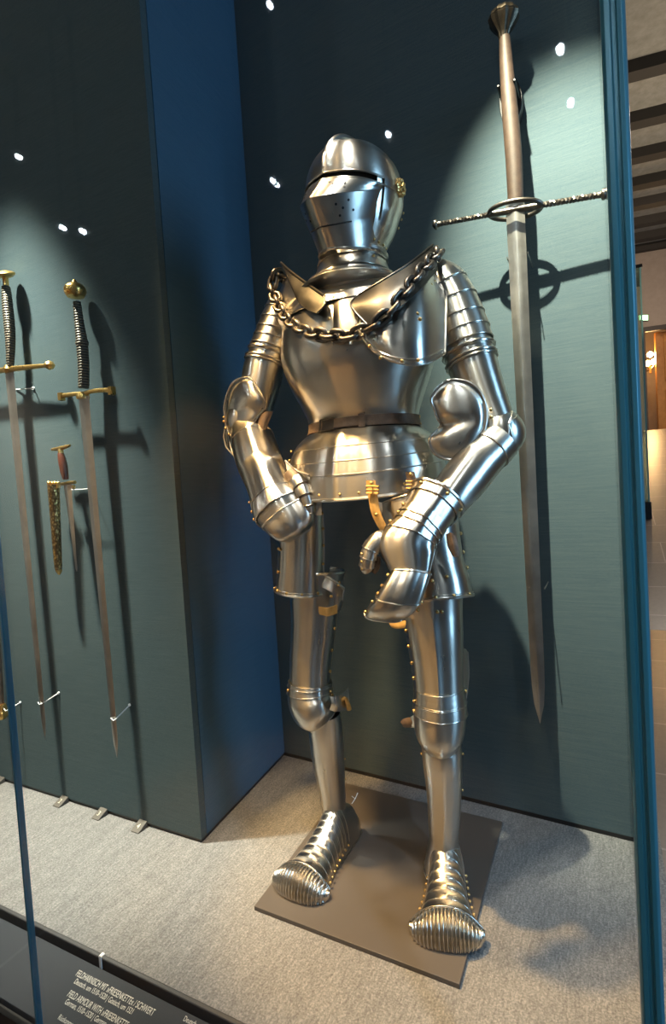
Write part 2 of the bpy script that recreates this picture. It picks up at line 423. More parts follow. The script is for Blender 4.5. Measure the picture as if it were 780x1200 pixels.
X1 = V((1, 0, 0))
for (px, py, s, size, xs, bold) in ((88, 1143, 'FELDHARNISCH MIT »FRIESENKETTE« / SCHWERT', .0165, .62, 0),
                                    (86, 1152, 'Deutsch, um 1510–1520 | Gotisch, um 1521', .0135, .72, 0),
                                    (78, 1167, 'FIELD ARMOUR WITH »FRIESENKETTE« / SWORD', .0165, .62, 0),
                                    (75, 1176, 'German, 1510–1520 | German, around 1521', .0135, .72, 0),
                                    (67, 1194, 'Rüstkammer, Inv.', .0125, .72, 0),
                                    (214, 1196, 'Deutsch', .0125, .72, 0)):
    place(text_mesh(s, size, INK, 0, 1., xs, bold), on_panel(px, py), X1, sdir, panel, xs)

# glass of the front: two panes meeting at a seam, and the right corner post
xs_ = P(20, 900, YG).x
b = MB(); b.box((xs_ + .002, YG - .004, -.05), (.018, YG + .004, 2.95)); struct(b.build('window_1', GLASS))
b = MB(); b.box((-3.4, YG - .004, -.05), (xs_ - .004, YG + .004, 2.95)); struct(b.build('window_2', GLASS))
b = MB(); b.box((xs_ - .0035, YG - .006, -.05), (xs_ + .0015, YG + .006, 2.95)); struct(b.build('trim_3', EDGE))
prof = [(.0145, 0), (.0145, .02), (.018, .024), (.030, .024), (.033, .021), (.0352, .021), (.0366, .014), (.0366, .006), (.0355, 0), (.033, -.0035), (.0285, -.004), (.0275, -.001), (.0235, -.001), (.0225, -.004), (.0172, -.004)]
b = MB(); b.prism([V((x, YG + y, -.35)) for x, y in prof], V((0, 0, 3.35))); struct(b.build('trim_4', POST, bevel=.0008))
b = MB(); b.box((.030, YG + .022, -.05), (.036, 1.60, 2.95)); struct(b.build('window_3', GLASS))
# plinth
b = MB(); pc = [PZ(298, 1067, 0), PZ(538.4, 1159.8, 0), PZ(588.9, 967, 0), PZ(405.3, 921.4, 0)]
b.hexa([p + V((0, 0, .0004)) for p in pc] + [p + V((0, 0, .011)) for p in pc])
tag(b.build('base_plate', PLATE, bevel=.001), 'flat dark brown square plate on the grey felt under the armour', 'base plate')

# number tabs
for px, py, s, lab in ((4, 911, '1', 'small dark wedge number tab at wall foot, left of the glass seam'),
                       (74, 936, '2', 'small dark wedge number tab at wall foot, next right of the glass seam'),
                       (118, 951, '3', 'small dark wedge number tab at wall foot, middle of the three right of the seam'),
                       (162, 967, '4', 'small dark wedge number tab at wall foot, nearest the partition corner')):
    c = PZ(px, py, .01); x = c.x + .006; y1 = YP - .001; y0 = YP - .038
    e = empty('number_tab', (x, y1, 0), lab, 'number tab', 'number tabs along the foot of the left wall')
    b = MB(); b.hexa([V((x - .016, y0, .0005)), V((x + .016, y0, .0005)), V((x + .016, y1, .0005)), V((x - .016, y1, .0005)),
                      V((x - .016, y0, .003)), V((x + .016, y0, .003)), V((x + .016, y1, .019)), V((x - .016, y1, .019))])
    b.build('wedge', TAB, e, bevel=.0008)
    yd = V((0, .037, .016)).normalized()
    t = text_mesh(s, .021, CREAM, 0); t.name = 'number'
    place(t, V((x - .006, y0 + .011, .0087)), X1, yd, e)

# clear acrylic clip, its glint put in as plain white
b = MB(); p = P(111, 1118, .735)
b.box((p.x - .004, .746, -.012), (p.x + .004, .748, .016)); b.box((p.x - .004, .746, .014), (p.x + .004, .757, .016))
tag(b.build('acrylic_clip', WHITE, bevel=.0005), 'small clear acrylic clip with its glint painted white on the rail above the label text', 'clip')

# ================================================================== swords on the left wall
YS = 1.105
def blade_mb(b, top, tip, w0, w1, fullers=1, th=.005, mi=0, tipf=.93):
    """flat diamond blade from top to tip; widths in metres"""
    d = tip - top; L = d.length; t = d.normalized(); a = V((0, -1, 0)); s = t.cross(a).normalized(); a = s.cross(t)
    if a.y > 0: a = -a
    prof = []; N = 26
    vs = []; fs = []
    for i in range(N + 1):
        u = i / N
        k = 1. if u < tipf else math.sqrt(max(0, 1 - ((u - tipf) / (1 - tipf)) ** 1.6))
        w = (w0 + (w1 - w0) * u) * .5 * max(k, .02); tt = th * .5 * max(k, .1)
        c = top + t * (L * u)
        for x, y in ((-1, 0), (-.55, .62), (-.10, 1.3), (.10, 1.3), (.55, .62), (1, 0), (.5, -.8), (-.5, -.8)):
            vs.append(c + s * (x * w) + a * (y * tt))
    for i in range(N):
        for k in range(8): fs.append([i * 8 + k, i * 8 + (k + 1) % 8, i * 8 + 8 + (k + 1) % 8, i * 8 + 8 + k])
    fs.append(list(range(8))); fs.append([N * 8 + k for k in range(8)][::-1])
    b.add(vs, fs, mi)

# sword with rounded side knobs (far left)
T = lambda px, py, Y=YS: P(px, py, Y)
e = empty('sword', T(9, 433), 'long sword with disc pommel and ball-ended guard, leftmost on the left wall', 'sword', None)
b = MB(); pm = T(6, 322); b.lathe([(.004, -.012), (.018, -.009), (.03, -.002), (.031, .004), (.022, .009), (.006, .013)], pm, (.15, -.4, 1), 24); b.lathe([(.009, -.035), (.009, -.005), (.007, 0)], pm, (0, 0, 1), 12); b.build('pommel', GOLD, e)
b = MB(); g = [T(7, 336), T(9, 360), T(12, 395), T(12, 428)]; b.tube(curve(g, 24), .01, False, 14, 0, lambda u: .0105 + .006 * math.sin(PI * min(1, u * .9 + .1))); b.build('grip', WIRE, e)
b = MB(); g = [T(-40, 441), T(10, 433), T(58, 428)]; b.tube(curve(g, 20), .007, False, 10, 0, lambda u: .0095 - .004 * abs(u - .5) * 2)
for q in (g[0], g[2]): b.lathe([(.003, -.014), (.012, -.009), (.016, 0), (.012, .009), (.003, .014)], q, (0, 0, 1), 18)
b.lathe([(.012, -.012), (.017, 0), (.012, .012)], g[1], (0, 0, 1), 16); b.build('crossguard', GOLD, e)
b = MB(); blade_mb(b, T(11, 437), T(53, 867), .046, .022, 2); b.build('blade', BLADE, e)

e = empty('sword', T(97, 461), 'sword with round gilt pommel and short gilt guard, right of the scabbard', 'sword', None)
b = MB(); pm = T(88, 341); b.lathe([(.006, -.022), (.024, -.017), (.031, -.004), (.031, .006), (.022, .018), (.008, .024), (.006, .030), (.002, .034)], pm, (0, 0, 1), 28)
b.lathe([(.012, -.003), (.014, 0), (.009, .003), (.005, -.002)], pm + V((0, -.028, -.001)), (-.05, -1, 0), 20); b.build('pommel', GOLD, e)
b = MB(); g = [T(90, 354), T(93, 380), T(96, 402), T(98, 430), T(98, 455)]; b.tube(curve(g, 30), .01, False, 14, 0, lambda u: .011 + .006 * min(1, u * 2) + (.0025 if abs(u - .5) < .03 else 0) - .003 * max(0, u - .5)); b.build('grip', WIRE, e)
b = MB(); g = [T(72, 464), T(86, 462), T(97, 461), T(112, 458), T(131, 457)]; b.tube(curve(g, 24), .006, False, 10, 0, lambda u: .0055 + .003 * abs(u - .5))
b.lathe([(.018, -.014), (.019, -.003), (.014, .006)], T(97, 462), (0, 0, 1), 16, sy=.7)
for q in (g[0], g[-1]): b.box((-.007, -.008, -.014), (.007, .008, .009), 0, None, q)
b.build('crossguard', GOLD, e, sharp=30)
b = MB(); blade_mb(b, T(98, 465), T(137, 888), .046, .021); b.build('blade', BLADE, e)

e = empty('dagger', T(78, 567), 'small dagger with red-brown wooden grip beside the gilt scabbard', 'dagger')
b = MB(); b.tube(curve([T(61, 527), T(71, 525.5), T(82, 522)], 12), .005, False, 10, 0, lambda u: .004 + .003 * (1 - abs(u - .5) * 2)); b.lathe([(.008, -.016), (.008, .0), (.004, .006)], T(71, 527), (0, 0, 1), 12); b.build('pommel', GOLD, e)
b = MB(); b.tube(curve([T(71, 531), T(74, 545), T(77, 562)], 14), .01, False, 12, 0, lambda u: .0085 + .004 * math.sin(PI * u)); b.build('grip', WOODGRIP, e)
b = MB(); b.tube(curve([T(72, 567.5), T(79, 566), T(88, 565)], 10), .005, False, 8); b.lathe([(.004, -.01), (.006, -.004), (.004, .002)], T(86, 569), (0, 0, 1), 10); b.build('crossguard', GOLD, e)
b = MB(); blade_mb(b, T(79, 568), T(90, 670), .036, .006, 1, .005, 0, .96); b.build('blade', BLADE, e)

e = empty('scabbard', T(62, 566), 'short engraved gilt scabbard hanging left of the dagger', 'scabbard')
b = MB(); b.tube(curve([T(62.5, 568), T(65, 610), T(68, 660), T(69, 668)], 16), .01, False, 12, 0, lambda u: .018 - .009 * u); b.build('sheath', ENGRAVED, e)
b = MB()
for i in range(4): p = T(57.5 + i * 3.6, 567.5); b.lathe([(.006, -.012), (.006, .006), (.003, .009)], p, (0, 0, 1), 10)
b.build('throat', GOLD, e)
b = MB(); b.lathe([(.008, .008), (.01, 0), (.006, -.008), (.001, -.013)], T(69, 669), (0, 0, 1), 14); b.build('tip_cap', GOLD, e)

e = empty('scabbard', T(2, 840), 'brown leather scabbard with lumpy gilt tip at the far left edge', 'scabbard')
b = MB(); b.tube(curve([T(-34, 470), T(-14, 660), T(-1, 828)], 20), .01, False, 12, 0, lambda u: .026 - .010 * u); b.build('sheath', LEATHER, e)
b = MB(); b.lathe([(.014, .03), (.017, .012), (.015, .006), (.019, .0), (.018, -.012), (.011, -.022), (.004, -.026)], T(2, 835), (0, 0, 1), 16, 0, .08, 5); b.build('tip_cap', GOLD, e)

for px, py, wx, wy, lab in ((49, 824.5, 69, 812, 'thin metal pin holding the tip of the ball-guard sword'),
                            (135, 843, 152, 826, 'thin metal pin holding the tip of the gilt-pommel sword'),
                            (9, 832, 24, 823, 'thin metal pin holding the brown scabbard at far left')):
    b = MB(); a = P(px, py, YS - .002); w = V((a.x + (P(wx, wy, YP).x - a.x) * .5, YP - .0003, P(wx, wy, YP).z))
    w = P(wx, wy, YP - .0005)
    b.tube([a + V((0, -.006, 0)), a, w], .0018, False, 8); b.tube([a + V((-.014, -.004, .004)), a + V((0, -.007, -.001))], .0016, False, 6)
    b.lathe([(.0045, 0), (.0045, -.003), (.002, -.004)], w, (0, 1, 0), 10)
    tag(b.build('wall_pin', WHITE), lab, 'pin', 'sword holding pins on the left wall')
b = MB(); a = P(102, 573, YS); b.tube([P(84, 574, YS), P(102, 573, YS), P(107, 571, YP - .0005)], .0016, False, 6)
tag(b.build('wall_pin', WHITE), 'thin metal pin beside the dagger guard', 'pin', 'sword holding pins on the left wall')
b = MB(); b.tube([P(19, 456.5, YP - .001) , P(39, 455, YP - .02), P(39.5, 455, YP - .0005)], .0018, False, 6); b.lathe([(.005, 0), (.005, -.003)], P(39.5, 455, YP - .0005), (0, 1, 0), 10)
tag(b.build('wall_pin', WHITE), 'thin metal pin under the guard of the ball-guard sword', 'pin', 'sword holding pins on the left wall')

# ================================================================== great sword on the back wall
YW = 1.515
G = lambda px, py, Y=YW: P(px, py, Y)
e = empty('great_sword', G(602, 248), 'huge two-handed sword with twisted guard hanging upright on the pale back wall', 'sword')
b = MB(); pt = G(590, 43); ax = (G(590, 10) - pt).normalized()
b.lathe([(.012, -.004), (.014, .003), (.016, .009), (.026, .022), (.033, .033), (.0375, .041), (.036, .043), (.038, .046), (.036, .054), (.029, .062), (.015, .068), (.002, .070)], pt, ax, 48, 0, .05, 12); b.build('pommel', BRONZE, e)
b = MB(); g = [G(591, 44), G(593, 75), G(596, 115), G(599, 150), G(602, 190), G(604, 236)]
b.tube(curve(g, 30), .01, False, 18, 0, lambda u: .0115 + .0095 * math.sin(PI * min(1., .06 + u * .62)) * (1 if u < .7 else 1) ); b.build('grip', GRIP, e)
b = MB()
def twist(b, p0, p1, r, turns, n=60):
    d = p1 - p0; t = d.normalized(); a = t.orthogonal().normalized(); c = t.cross(a)
    for ph in (0, PI):
        pts = []
        for i in range(n + 1):
            an = ph + turns * 2 * PI * i / n; pts.append(p0 + d * (i / n) + (a * math.cos(an) + c * math.sin(an)) * r * .55)
        b.tube(pts, r * .68, False, 7)
gl, gm, gr = G(512, 263), G(603, 246), G(705, 228)
twist(b, gl, gl + (gm - gl) * .72, .0062, 11); twist(b, gr, gr + (gm - gr) * .72, .0068, 11)
for q, d in ((gl, gl - gm), (gr, gr - gm)): b.lathe([(.007, -.01), (.008, -.002), (.013, .001), (.0135, .006), (.006, .012), (.002, .014)], q, d, 16)
b.tube([gl + (gm - gl) * .68, gm, gr + (gm - gr) * .68], .0085, False, 10)
b.build('crossguard', IRON, e)
dx = (gr - gl).normalized()
for s in (-1, 1):
    b = MB(); pts = []
    for i in range(25):
        an = PI * i / 24; pts.append(gm + dx * (-.066 * math.cos(an)) + V((0, s * .034 * math.sin(an), (.008 if s < 0 else -.008) * math.sin(an))))
    b.tube(pts, .006, False, 10); b.build('side_ring', IRON, e)
b = MB(); blade_mb(b, G(603, 238), G(632.5, 848), .047, .034, 1, .009, 0, .9); b.build('blade', BLADE, e)
b = MB(); c = P(598, 118, 1.575); c.y = 1.575
pts = []
for i in range(24):
    an = 2 * PI * i / 24; pts.append(c + V((.030 * math.cos(an), 0, .066 * math.sin(an) * (1 - .12 * math.cos(an)))))
b.prism(pts, V((0, .045, 0))); b.tube([c + V((-.02, .01, 0)), c + V((-.02, -.075, 0))], .004); b.tube([c + V((.02, .01, 0)), c + V((.02, -.075, 0))], .004)
tag(b.build('wall_bracket', BLACK, bevel=.003), 'dark oval bracket behind the grip of the great sword', 'bracket')
for px, py, w_, nm in ((606, 300, .026, 'just under its guard'), (628, 690, .021, 'on its lower half')):
    p = P(px, py, YW - .01)
    for s, sn in ((-1, 'left'), (1, 'right')):
        b = MB(); x = p.x + s * w_; b.tube([V((x, YW - .010, p.z + .004)), V((x, YW - .010, p.z)), V((x, YB, p.z))], .0014, False, 6)
        tag(b.build('wall_pin', BLADE), 'thin pin at the ' + sn + ' edge of the great sword blade ' + nm, 'pin', 'pins holding the great sword')

# ================================================================== the suit of armour
ROOT = V((-.53, 1.22, .012))
suit = empty('suit_of_armour', ROOT, 'standing suit of polished steel plate armour with closed helmet on the dark base plate', 'armour')
ST = [STEEL, STEEL_D]
AX, FW, UP = V((1, 0, 0)), V((0, -1, 0)), V((0, 0, 1))

# ---- torso
CX, CY = -.545, 1.27
torso = Loft(); torso.tw = .10
for z, x, rx, rf, rb, n, rg in ((.975, -.548, .180, .150, .130, 2.1, .004), (1.03, -.548, .178, .146, .128, 2.1, .004), (1.085, -.546, .168, .134, .12, 2.1, .004),
                                (1.14, -.545, .148, .112, .105, 2.1, .003), (1.175, -.544, .143, .108, .10, 2.1, .002), (1.22, -.544, .158, .138, .115, 2.1, .003),
                                (1.28, -.544, .181, .176, .13, 2.15, .004), (1.335, -.544, .193, .188, .14, 2.2, .004), (1.39, -.544, .193, .178, .14, 2.2, .004),
                                (1.44, -.544, .185, .150, .13, 2.2, .002), (1.49, -.544, .150, .112, .115, 2.1, 0), (1.525, -.544, .085, .085, .09, 2, 0)):
    torso.key((x, CY, z), AX, FW, rx, rf, rb, n, rg)
TZ = [k.z for k in torso.c]
def tt(z):
    for i in range(len(TZ) - 1):
        if TZ[i] <= z <= TZ[i + 1] + 1e-9: return (i + (z - TZ[i]) / (TZ[i + 1] - TZ[i])) / (len(TZ) - 1)
    return 1.
b = MB(); torso.plate(b, tt(1.155), tt(1.50), -98, 98, .002, nu=40, nv=70); bp = b
bp_o = b.build('breastplate', ST, suit)
b = MB(); torso.plate(b, tt(1.155), tt(1.51), 92, 268, 0, nu=30, nv=50)
torso.plate(b, tt(1.155), tt(1.125), 92, 268, 0, .012, nu=6, nv=50); bk = b.build('backplate', ST, suit)
lrivets(bk, torso, [(tt(1.17), 97), (tt(1.15), 97), (tt(1.15), 112)], .0045)
b = MB(); torso.plate(b, tt(1.0), tt(1.47), -180, 180, -.02, nu=20, nv=40, mi=0); b.build('arming_doublet', DARKCLOTH, suit)

# ---- belt
b = MB(); torso.plate(b, tt(1.147), tt(1.173), -180, 180, .0045, nu=3, nv=60, th=.003); belt = b.build('belt', LEATHER, suit)
b = MB(); torso.plate(b, tt(1.145), tt(1.175), -24, -10, .0075, nu=3, nv=6, th=.002); torso.ring(b, tt(1.146), .0022, -26, -8, .009, 10); torso.ring(b, tt(1.174), .0022, -26, -8, .009, 10)
b.tube([torso.at(tt(1.146), math.radians(-26), .009), torso.at(tt(1.174), math.radians(-26), .009)], .0024); b.build('buckle', BLACKIRON, belt)
b = MB(); torso.plate(b, tt(1.144), tt(1.176), 13, 19, .0085, nu=3, nv=4, th=.002); b.build('belt_loop', LEATHER, belt)
b = MB(); torso.plate(b, tt(1.149), tt(1.171), -10, 20, .0078, nu=3, nv=12, th=.0025); b.build('belt_tongue', LEATHER, belt)

# ---- fauld of four lames
fld = Loft(); fld.tw = .07
for z, rx, rf, lift in ((1.145, .150, .117, .0), (1.118, .175, .142, .012), (1.085, .189, .156, .026), (1.05, .195, .163, .038), (1.02, .197, .166, .046), (.978, .198, .168, .054)):
    fld.key((-.546, CY, z), AX, FW, rx, rf, rf * .85, 2.15, .006, lift)
fauld = None
lim = (0, .30, .50, .70, 1.0)
for i in range(4):
    b = MB(); A = 180 if i == 0 else 104
    fld.plate(b, lim[i] - (.0 if i == 0 else .05), lim[i + 1], -A, A, .0026 * i - .002, .0026 * i + .0015, nu=8, nv=90)
    if A == 180: fld.ring(b, lim[i + 1], .0021, -A, A, .0026 * i + .001, 90)
    else: fld.ring(b, lim[i + 1], .0021 if i < 3 else .0042, -A, A, .0026 * i + .001, 90)
    if fauld is None: fauld = b.build('fauld', ST, suit)
    else: b.build('lame', ST, fauld)
lrivets(fauld, fld, [(.93, -12), (.93, 2), (.93, 14), (.32, -62), (.46, -66), (.66, -68), (.9, 45), (.9, 62)], .0035, .007)

# ---- gorget: neck lames and collar plate
gor = Loft()
for px, py, Y, hw, lift in ((413, 287, 1.235, 35, .0), (413, 299, 1.235, 36, .0), (413, 312, 1.235, 38.5, 0), (413, 324, 1.235, 42, 0), (413, 333, 1.235, 48, 0), (413, 342, 1.235, 62, 0)):
    c = P(px, py, Y); w = hw * U(c); gor.key(c, AX, FW, w, w * 1.05, w * .95, 2, .002, lift)
for z_, rx_, rf_ in ((1.478, .135, .118), (1.452, .172, .148), (1.43, .187, .163)): gor.key((-.544, 1.262, z_), AX, FW, rx_, rf_, .125, 2.1, 0)
GK = len(gor.c) - 1
b = MB(); gor.plate(b, .0, 1., -180, 180, 0, .0, nu=26, nv=60); gor.ring(b, 4.2 / GK, .005, -180, 180, .003, 60); gorget = b.build('gorget', ST, suit)
for a_, b_, g in ((.0, 1. / GK, .0045), (.85 / GK, 2.1 / GK, .003), (1.95 / GK, 3.3 / GK, .0015)):
    b = MB(); gor.plate(b, a_, b_, -180, 180, g + .001, g + .003, nu=5, nv=60); b.build('lame', ST, gorget)
lrivets(gorget, gor, [(t_ / GK, a_) for t_, a_ in ((.6, 62), (1.5, 60), (2.5, 58), (.6, -60), (2.3, -75), (.5, 85), (1.5, 82))], .0035, .006)
b = MB()
cp = [[(366, 340, 1.16), (390, 341, 1.125), (412, 341, 1.12), (440, 334, 1.15), (468, 322, 1.2)],
      [(362, 362, 1.13), (388, 365, 1.095), (402, 366, 1.082), (432, 362, 1.10), (470, 350, 1.16)],
      [(366, 385, 1.11), (388, 388, 1.082), (402, 390, 1.070), (428, 387, 1.085), (466, 380, 1.15)],
      [(378, 398, 1.10), (392, 402, 1.075), (402, 404, 1.066), (418, 402, 1.075), (440, 398, 1.11)]]
fn, g = patch(b, cp); b.tube(edge_of(fn, 'top'), .0035); b.build('collar_plate', ST, gorget)
pxriv(gorget, [(391, 349, 1.105), (386, 374, 1.088)], .0045)

# ---- helmet, in its own frame
HC = P(414, 235, 1.215)
ha = math.radians(-8); hl = V((math.cos(ha), math.sin(ha), 0)); hf = V((math.sin(ha), -math.cos(ha), 0)); hu = V((0, 0, 1))
roll = math.radians(5); hl, hu = hl * math.cos(roll) - hu * math.sin(roll), hu * math.cos(roll) + hl * math.sin(roll)
HS, VS = 1.10, .93
def H(x, y, z): return HC + hl * (x * HS) + hf * (y * HS) + hu * (z * VS)
hel = Loft(); hel.tw = .12        # the skull
for z, rx, rf, rb, rg in ((-.150, .068, .050, .085, 0), (-.135, .066, .05, .080, 0), (-.115, .072, .06, .088, 0), (-.08, .087, .075, .104, 0), (-.04, .097, .09, .117, 0), (0., .102, .106, .124, .004), (.035, .100, .108, .125, .008),
                          (.065, .091, .100, .118, .010), (.09, .076, .086, .102, .012), (.108, .058, .066, .080, .014), (.121, .036, .042, .052, .012), (.128, .012, .016, .022, .008)):
    hel.key(H(0, 0, z), hl, hf, rx * HS, rf * HS, rb * HS, 2.05, rg, -.016 if 0 <= z < .05 else 0)
HZ = (-.150, -.135, -.115, -.08, -.04, 0., .035, .065, .09, .108, .121, .128)
def ht(z):
    for i in range(len(HZ) - 1):
        if HZ[i] <= z <= HZ[i + 1] + 1e-9: return (i + (z - HZ[i]) / (HZ[i + 1] - HZ[i])) / (len(HZ) - 1)
    return 1.
b = MB()
hel.plate(b, ht(.010), 1., -180, 180, .0, nu=36, nv=96)                # skull bowl
hel.plate(b, ht(-.150), ht(.012), 62, 298, -.001, nu=22, nv=60)         # nape
cm = [H(0, (.112 + .002) * math.cos(a) if math.cos(a) > 0 else .130 * math.cos(a), .010 + .128 * math.sin(a)) for a in [math.radians(x) for x in range(6, 176, 4)]]
b.tube(cm, .006, False, 8, 0, lambda u: .003 + .0065 * math.sin(PI * u))
hel.ring(b, ht(-.137), .0055, 60, 300, .004, 50); hel.ring(b, ht(.010), .0022, -72, 72, .001, 40)
helmet = b.build('helmet', ST, suit)
vis = Loft(); vis.tw = .10; vis.lin = True           # face: visor lip, prow, mouth, chin
VZ = (-.158, -.140, -.115, -.090, -.066, -.050, -.030, -.008)
for z, rx, rf, n, lf_ in ((-.158, .066, .094, 1.8, .03), (-.140, .071, .104, 1.75, .05), (-.115, .082, .119, 1.7, .11), (-.090, .093, .136, 1.65, .125), (-.066, .1015, .153, 1.6, .13), (-.050, .1025, .143, 1.65, .10), (-.030, .104, .130, 1.75, .05), (-.008, .1045, .116, 1.9, -.014)):
    vis.key(H(0, 0, z), hl, hf, rx * HS, rf * HS, .1, n, .003, lf_)
def vt(z):
    for i in range(len(VZ) - 1):
        if VZ[i] <= z <= VZ[i + 1] + 1e-9: return (i + (z - VZ[i]) / (VZ[i + 1] - VZ[i])) / (len(VZ) - 1)
    return 1.
def lift_side(k): return lambda u, th: k * (1 - math.cos(th)) * (1 - u)
b = MB(); vis.plate(b, vt(-.066), 1., -88, 88, .002, nu=12, nv=80); vis.plate(b, vt(-.115), vt(-.066), -88, 88, .002, nu=8, nv=80); vis.ring(b, vt(-.066), .0012, -80, 80, .0012, 60)
vis.ring(b, 1., .0022, -84, 84, .001, 50)
visor = b.build('visor', ST, helmet, sharp=28)
b = MB(); vis.plate(b, 0., vt(-.115), -80, 80, -.001, .0005, nu=10, nv=70, wob=lambda u, th: .16 * (1 - math.cos(th)) * u); vis.ring(b, 0., .003, -80, 80, .0, 50); b.build('bevor', ST, helmet, sharp=28)
b = MB(); hel.plate(b, ht(-.05), ht(.02), -80, 80, -.012, nu=4, nv=40); b.build('sight_shade_sheet', DARKCLOTH, helmet)  # dark sheet standing in for the shade inside the eye slit
# visor arms sweeping back to the pivots, rosettes on the pivots
for s in (1, -1):
    b = MB()
    def arm(u, v, s=s):
        a = math.radians(70 + 32 * u) * s
        top = .026 - .014 * (1 - u); bot = -.085 + .085 * u ** 1.2
        z = bot + (top - bot) * v
        return hel.at(ht(z), a, .0045)
    b.shell(arm, 14, 12, .0016, HC); b.build('visor_arm', ST, helmet)
    c = hel.at(ht(.014), math.radians(96 * s), .006); n_ = hel.normal(ht(.014), math.radians(96 * s))
    b = MB(); b.lathe([(.0195, -.003), (.0195, .001), (.0155, .0035), (.009, .0025), (.0065, .009), (.002, .011)], c, n_, 48, 0, .10, 8)
    a_ = n_.orthogonal().normalized(); c_ = n_.cross(a_)
    for k in range(8):
        q = c + (a_ * math.cos(k * PI / 4) + c_ * math.sin(k * PI / 4)) * .0138 + n_ * .003; b.lathe([(.0052, -.002), (.0045, .003), (.001, .005)], q, n_, 10)
    b.build('rosette', BRASS, helmet)
for a, z in ((14, -.022), (20, -.030), (26, -.024), (22, -.042), (32, -.032), (34, -.046), (-16, -.024), (-24, -.032), (-30, -.026), (-26, -.042), (-36, -.036), (28, -.084), (40, -.080), (34, -.092), (44, -.098), (30, -.104), (-26, -.084), (-34, -.094), (-20, -.1)):
    p = vis.at(vt(z), math.radians(a), .0022); n_ = vis.normal(vt(z), math.radians(a))
    b = MB(); b.lathe([(.0028, -.001), (.0028, .0006), (.002, .0007)], p, n_, 10); b.build('breath_hole', BLACK, visor)
b = MB(); vis.ring(b, vt(-.117), .0017, -30, 42, .0026, 30); b.build('mouth_slot', BLACK, visor)
lrivets(helmet, hel, [(ht(-.120), 70), (ht(-.122), 84), (ht(-.122), 98), (ht(-.122), 112), (ht(-.06), 128), (ht(-.03), 132), (ht(0), 134)], .0032, .001)

# ---- pauldrons: breast wings, upright guards and arm lames
def wing(name, rows, parent, edges, r=.003, **k):
    b = MB(); fn, g = patch(b, rows, **k)
    for e in edges: b.tube(edge_of(fn, e), r)
    return b.build(name, ST, parent), fn
LW = [[(424, 352, 1.125), (452, 336, 1.13), (482, 318, 1.17), (512, 306, 1.27)],
      [(419, 372, 1.085), (455, 364, 1.085), (492, 354, 1.125), (522, 345, 1.235)],
      [(424, 394, 1.062), (458, 398, 1.064), (495, 393, 1.105), (522, 380, 1.20)],
      [(440, 413, 1.066), (463, 424, 1.068), (495, 427, 1.100), (521, 414, 1.18)]]
paul_l, fn = wing('pauldron', LW, suit, ('left', 'bottom', 'right'))
b = MB(); fl = [fn(.02 + .9 * i / 20, .07) for i in range(21)] + [fn(.92, .07 + .88 * i / 20) for i in range(21)]
b.tube([p + V((.002, -.0035, 0)) for p in fl], .0022); b.build('raised_border', STEEL, paul_l)
pxriv(paul_l, [(489, 368, 1.11), (492, 374, 1.108), (509, 330, 1.22), (505, 334, 1.2), (446, 419, 1.058), (471, 423, 1.062), (490, 422, 1.085), (433, 406, 1.052)], .0042)
b = MB()
HL = [[(420, 346, 1.105), (446, 330, 1.105), (478, 310, 1.15), (507, 287, 1.25)],
      [(411, 358, 1.072), (446, 350, 1.065), (480, 328, 1.11), (510, 301, 1.22)],
      [(430, 381, 1.050), (454, 370, 1.050), (486, 345, 1.10), (513, 316, 1.215)]]
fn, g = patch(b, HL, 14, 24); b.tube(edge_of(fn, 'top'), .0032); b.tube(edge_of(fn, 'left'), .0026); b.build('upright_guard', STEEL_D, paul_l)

RW = [[(338, 322, 1.24), (352, 338, 1.18), (366, 350, 1.155), (382, 357, 1.125)],
      [(326, 345, 1.25), (340, 356, 1.18), (356, 366, 1.13), (374, 372, 1.10)],
      [(325, 372, 1.23), (338, 380, 1.16), (352, 384, 1.12), (366, 384, 1.10)],
      [(332, 388, 1.20), (340, 396, 1.15), (350, 396, 1.12), (358, 390, 1.105)]]
paul_r, fn = wing('pauldron', RW, suit, ('right', 'bottom'))
pxriv(paul_r, [(356, 367, 1.12), (360, 370, 1.118)], .0042)
b = MB()
HR = [[(329, 308, 1.24), (340, 318, 1.19), (360, 333, 1.13), (380, 347, 1.085)],
      [(333, 318, 1.21), (343, 337, 1.15), (360, 350, 1.10), (380, 357, 1.07)],
      [(340, 334, 1.18), (348, 352, 1.12), (358, 362, 1.09), (371, 367, 1.065)]]
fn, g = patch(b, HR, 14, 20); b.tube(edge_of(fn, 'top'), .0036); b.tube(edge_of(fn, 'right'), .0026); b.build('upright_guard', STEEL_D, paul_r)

def lames(L, parent, cuts, a0, a1, g, nv=36, rim=.0014, step=.0022, name='lame'):
    for i in range(len(cuts) - 1):
        b = MB(); L.plate(b, cuts[i] - (.02 if i else 0), cuts[i + 1], a0, a1, g - step, g, nu=6, nv=nv); L.ring(b, cuts[i + 1], rim, a0, a1, g, 40); b.build(name, ST, parent)
# left arm (right in the photo)
la = limb([(505, 312, 1.285, 12, 1.1), (518, 328, 1.29, 22, 1.1), (530, 352, 1.295, 26, 1.05), (541, 386, 1.295, 29), (550, 416, 1.29, 29), (559, 445, 1.285, 28), (570, 475, 1.28, 26), (578, 496, 1.275, 25)])
lames(la, paul_l, (.03, .20, .30, .385, .455, .52), -120, 180 + 60, .0035)
lrivets(paul_l, la, [(.22, -62), (.31, -62), (.39, -60), (.45, -60), (.51, -60)], .0042, .005)
b = MB(); la.plate(b, .50, 1., -180, 180, -.001, nu=18, nv=48)
for t, r in ((.555, .0045), (.60, .0035), (.62, .003)): la.ring(b, t, r, -180, 180, .0015)
vamb_l = b.build('vambrace', ST, suit)
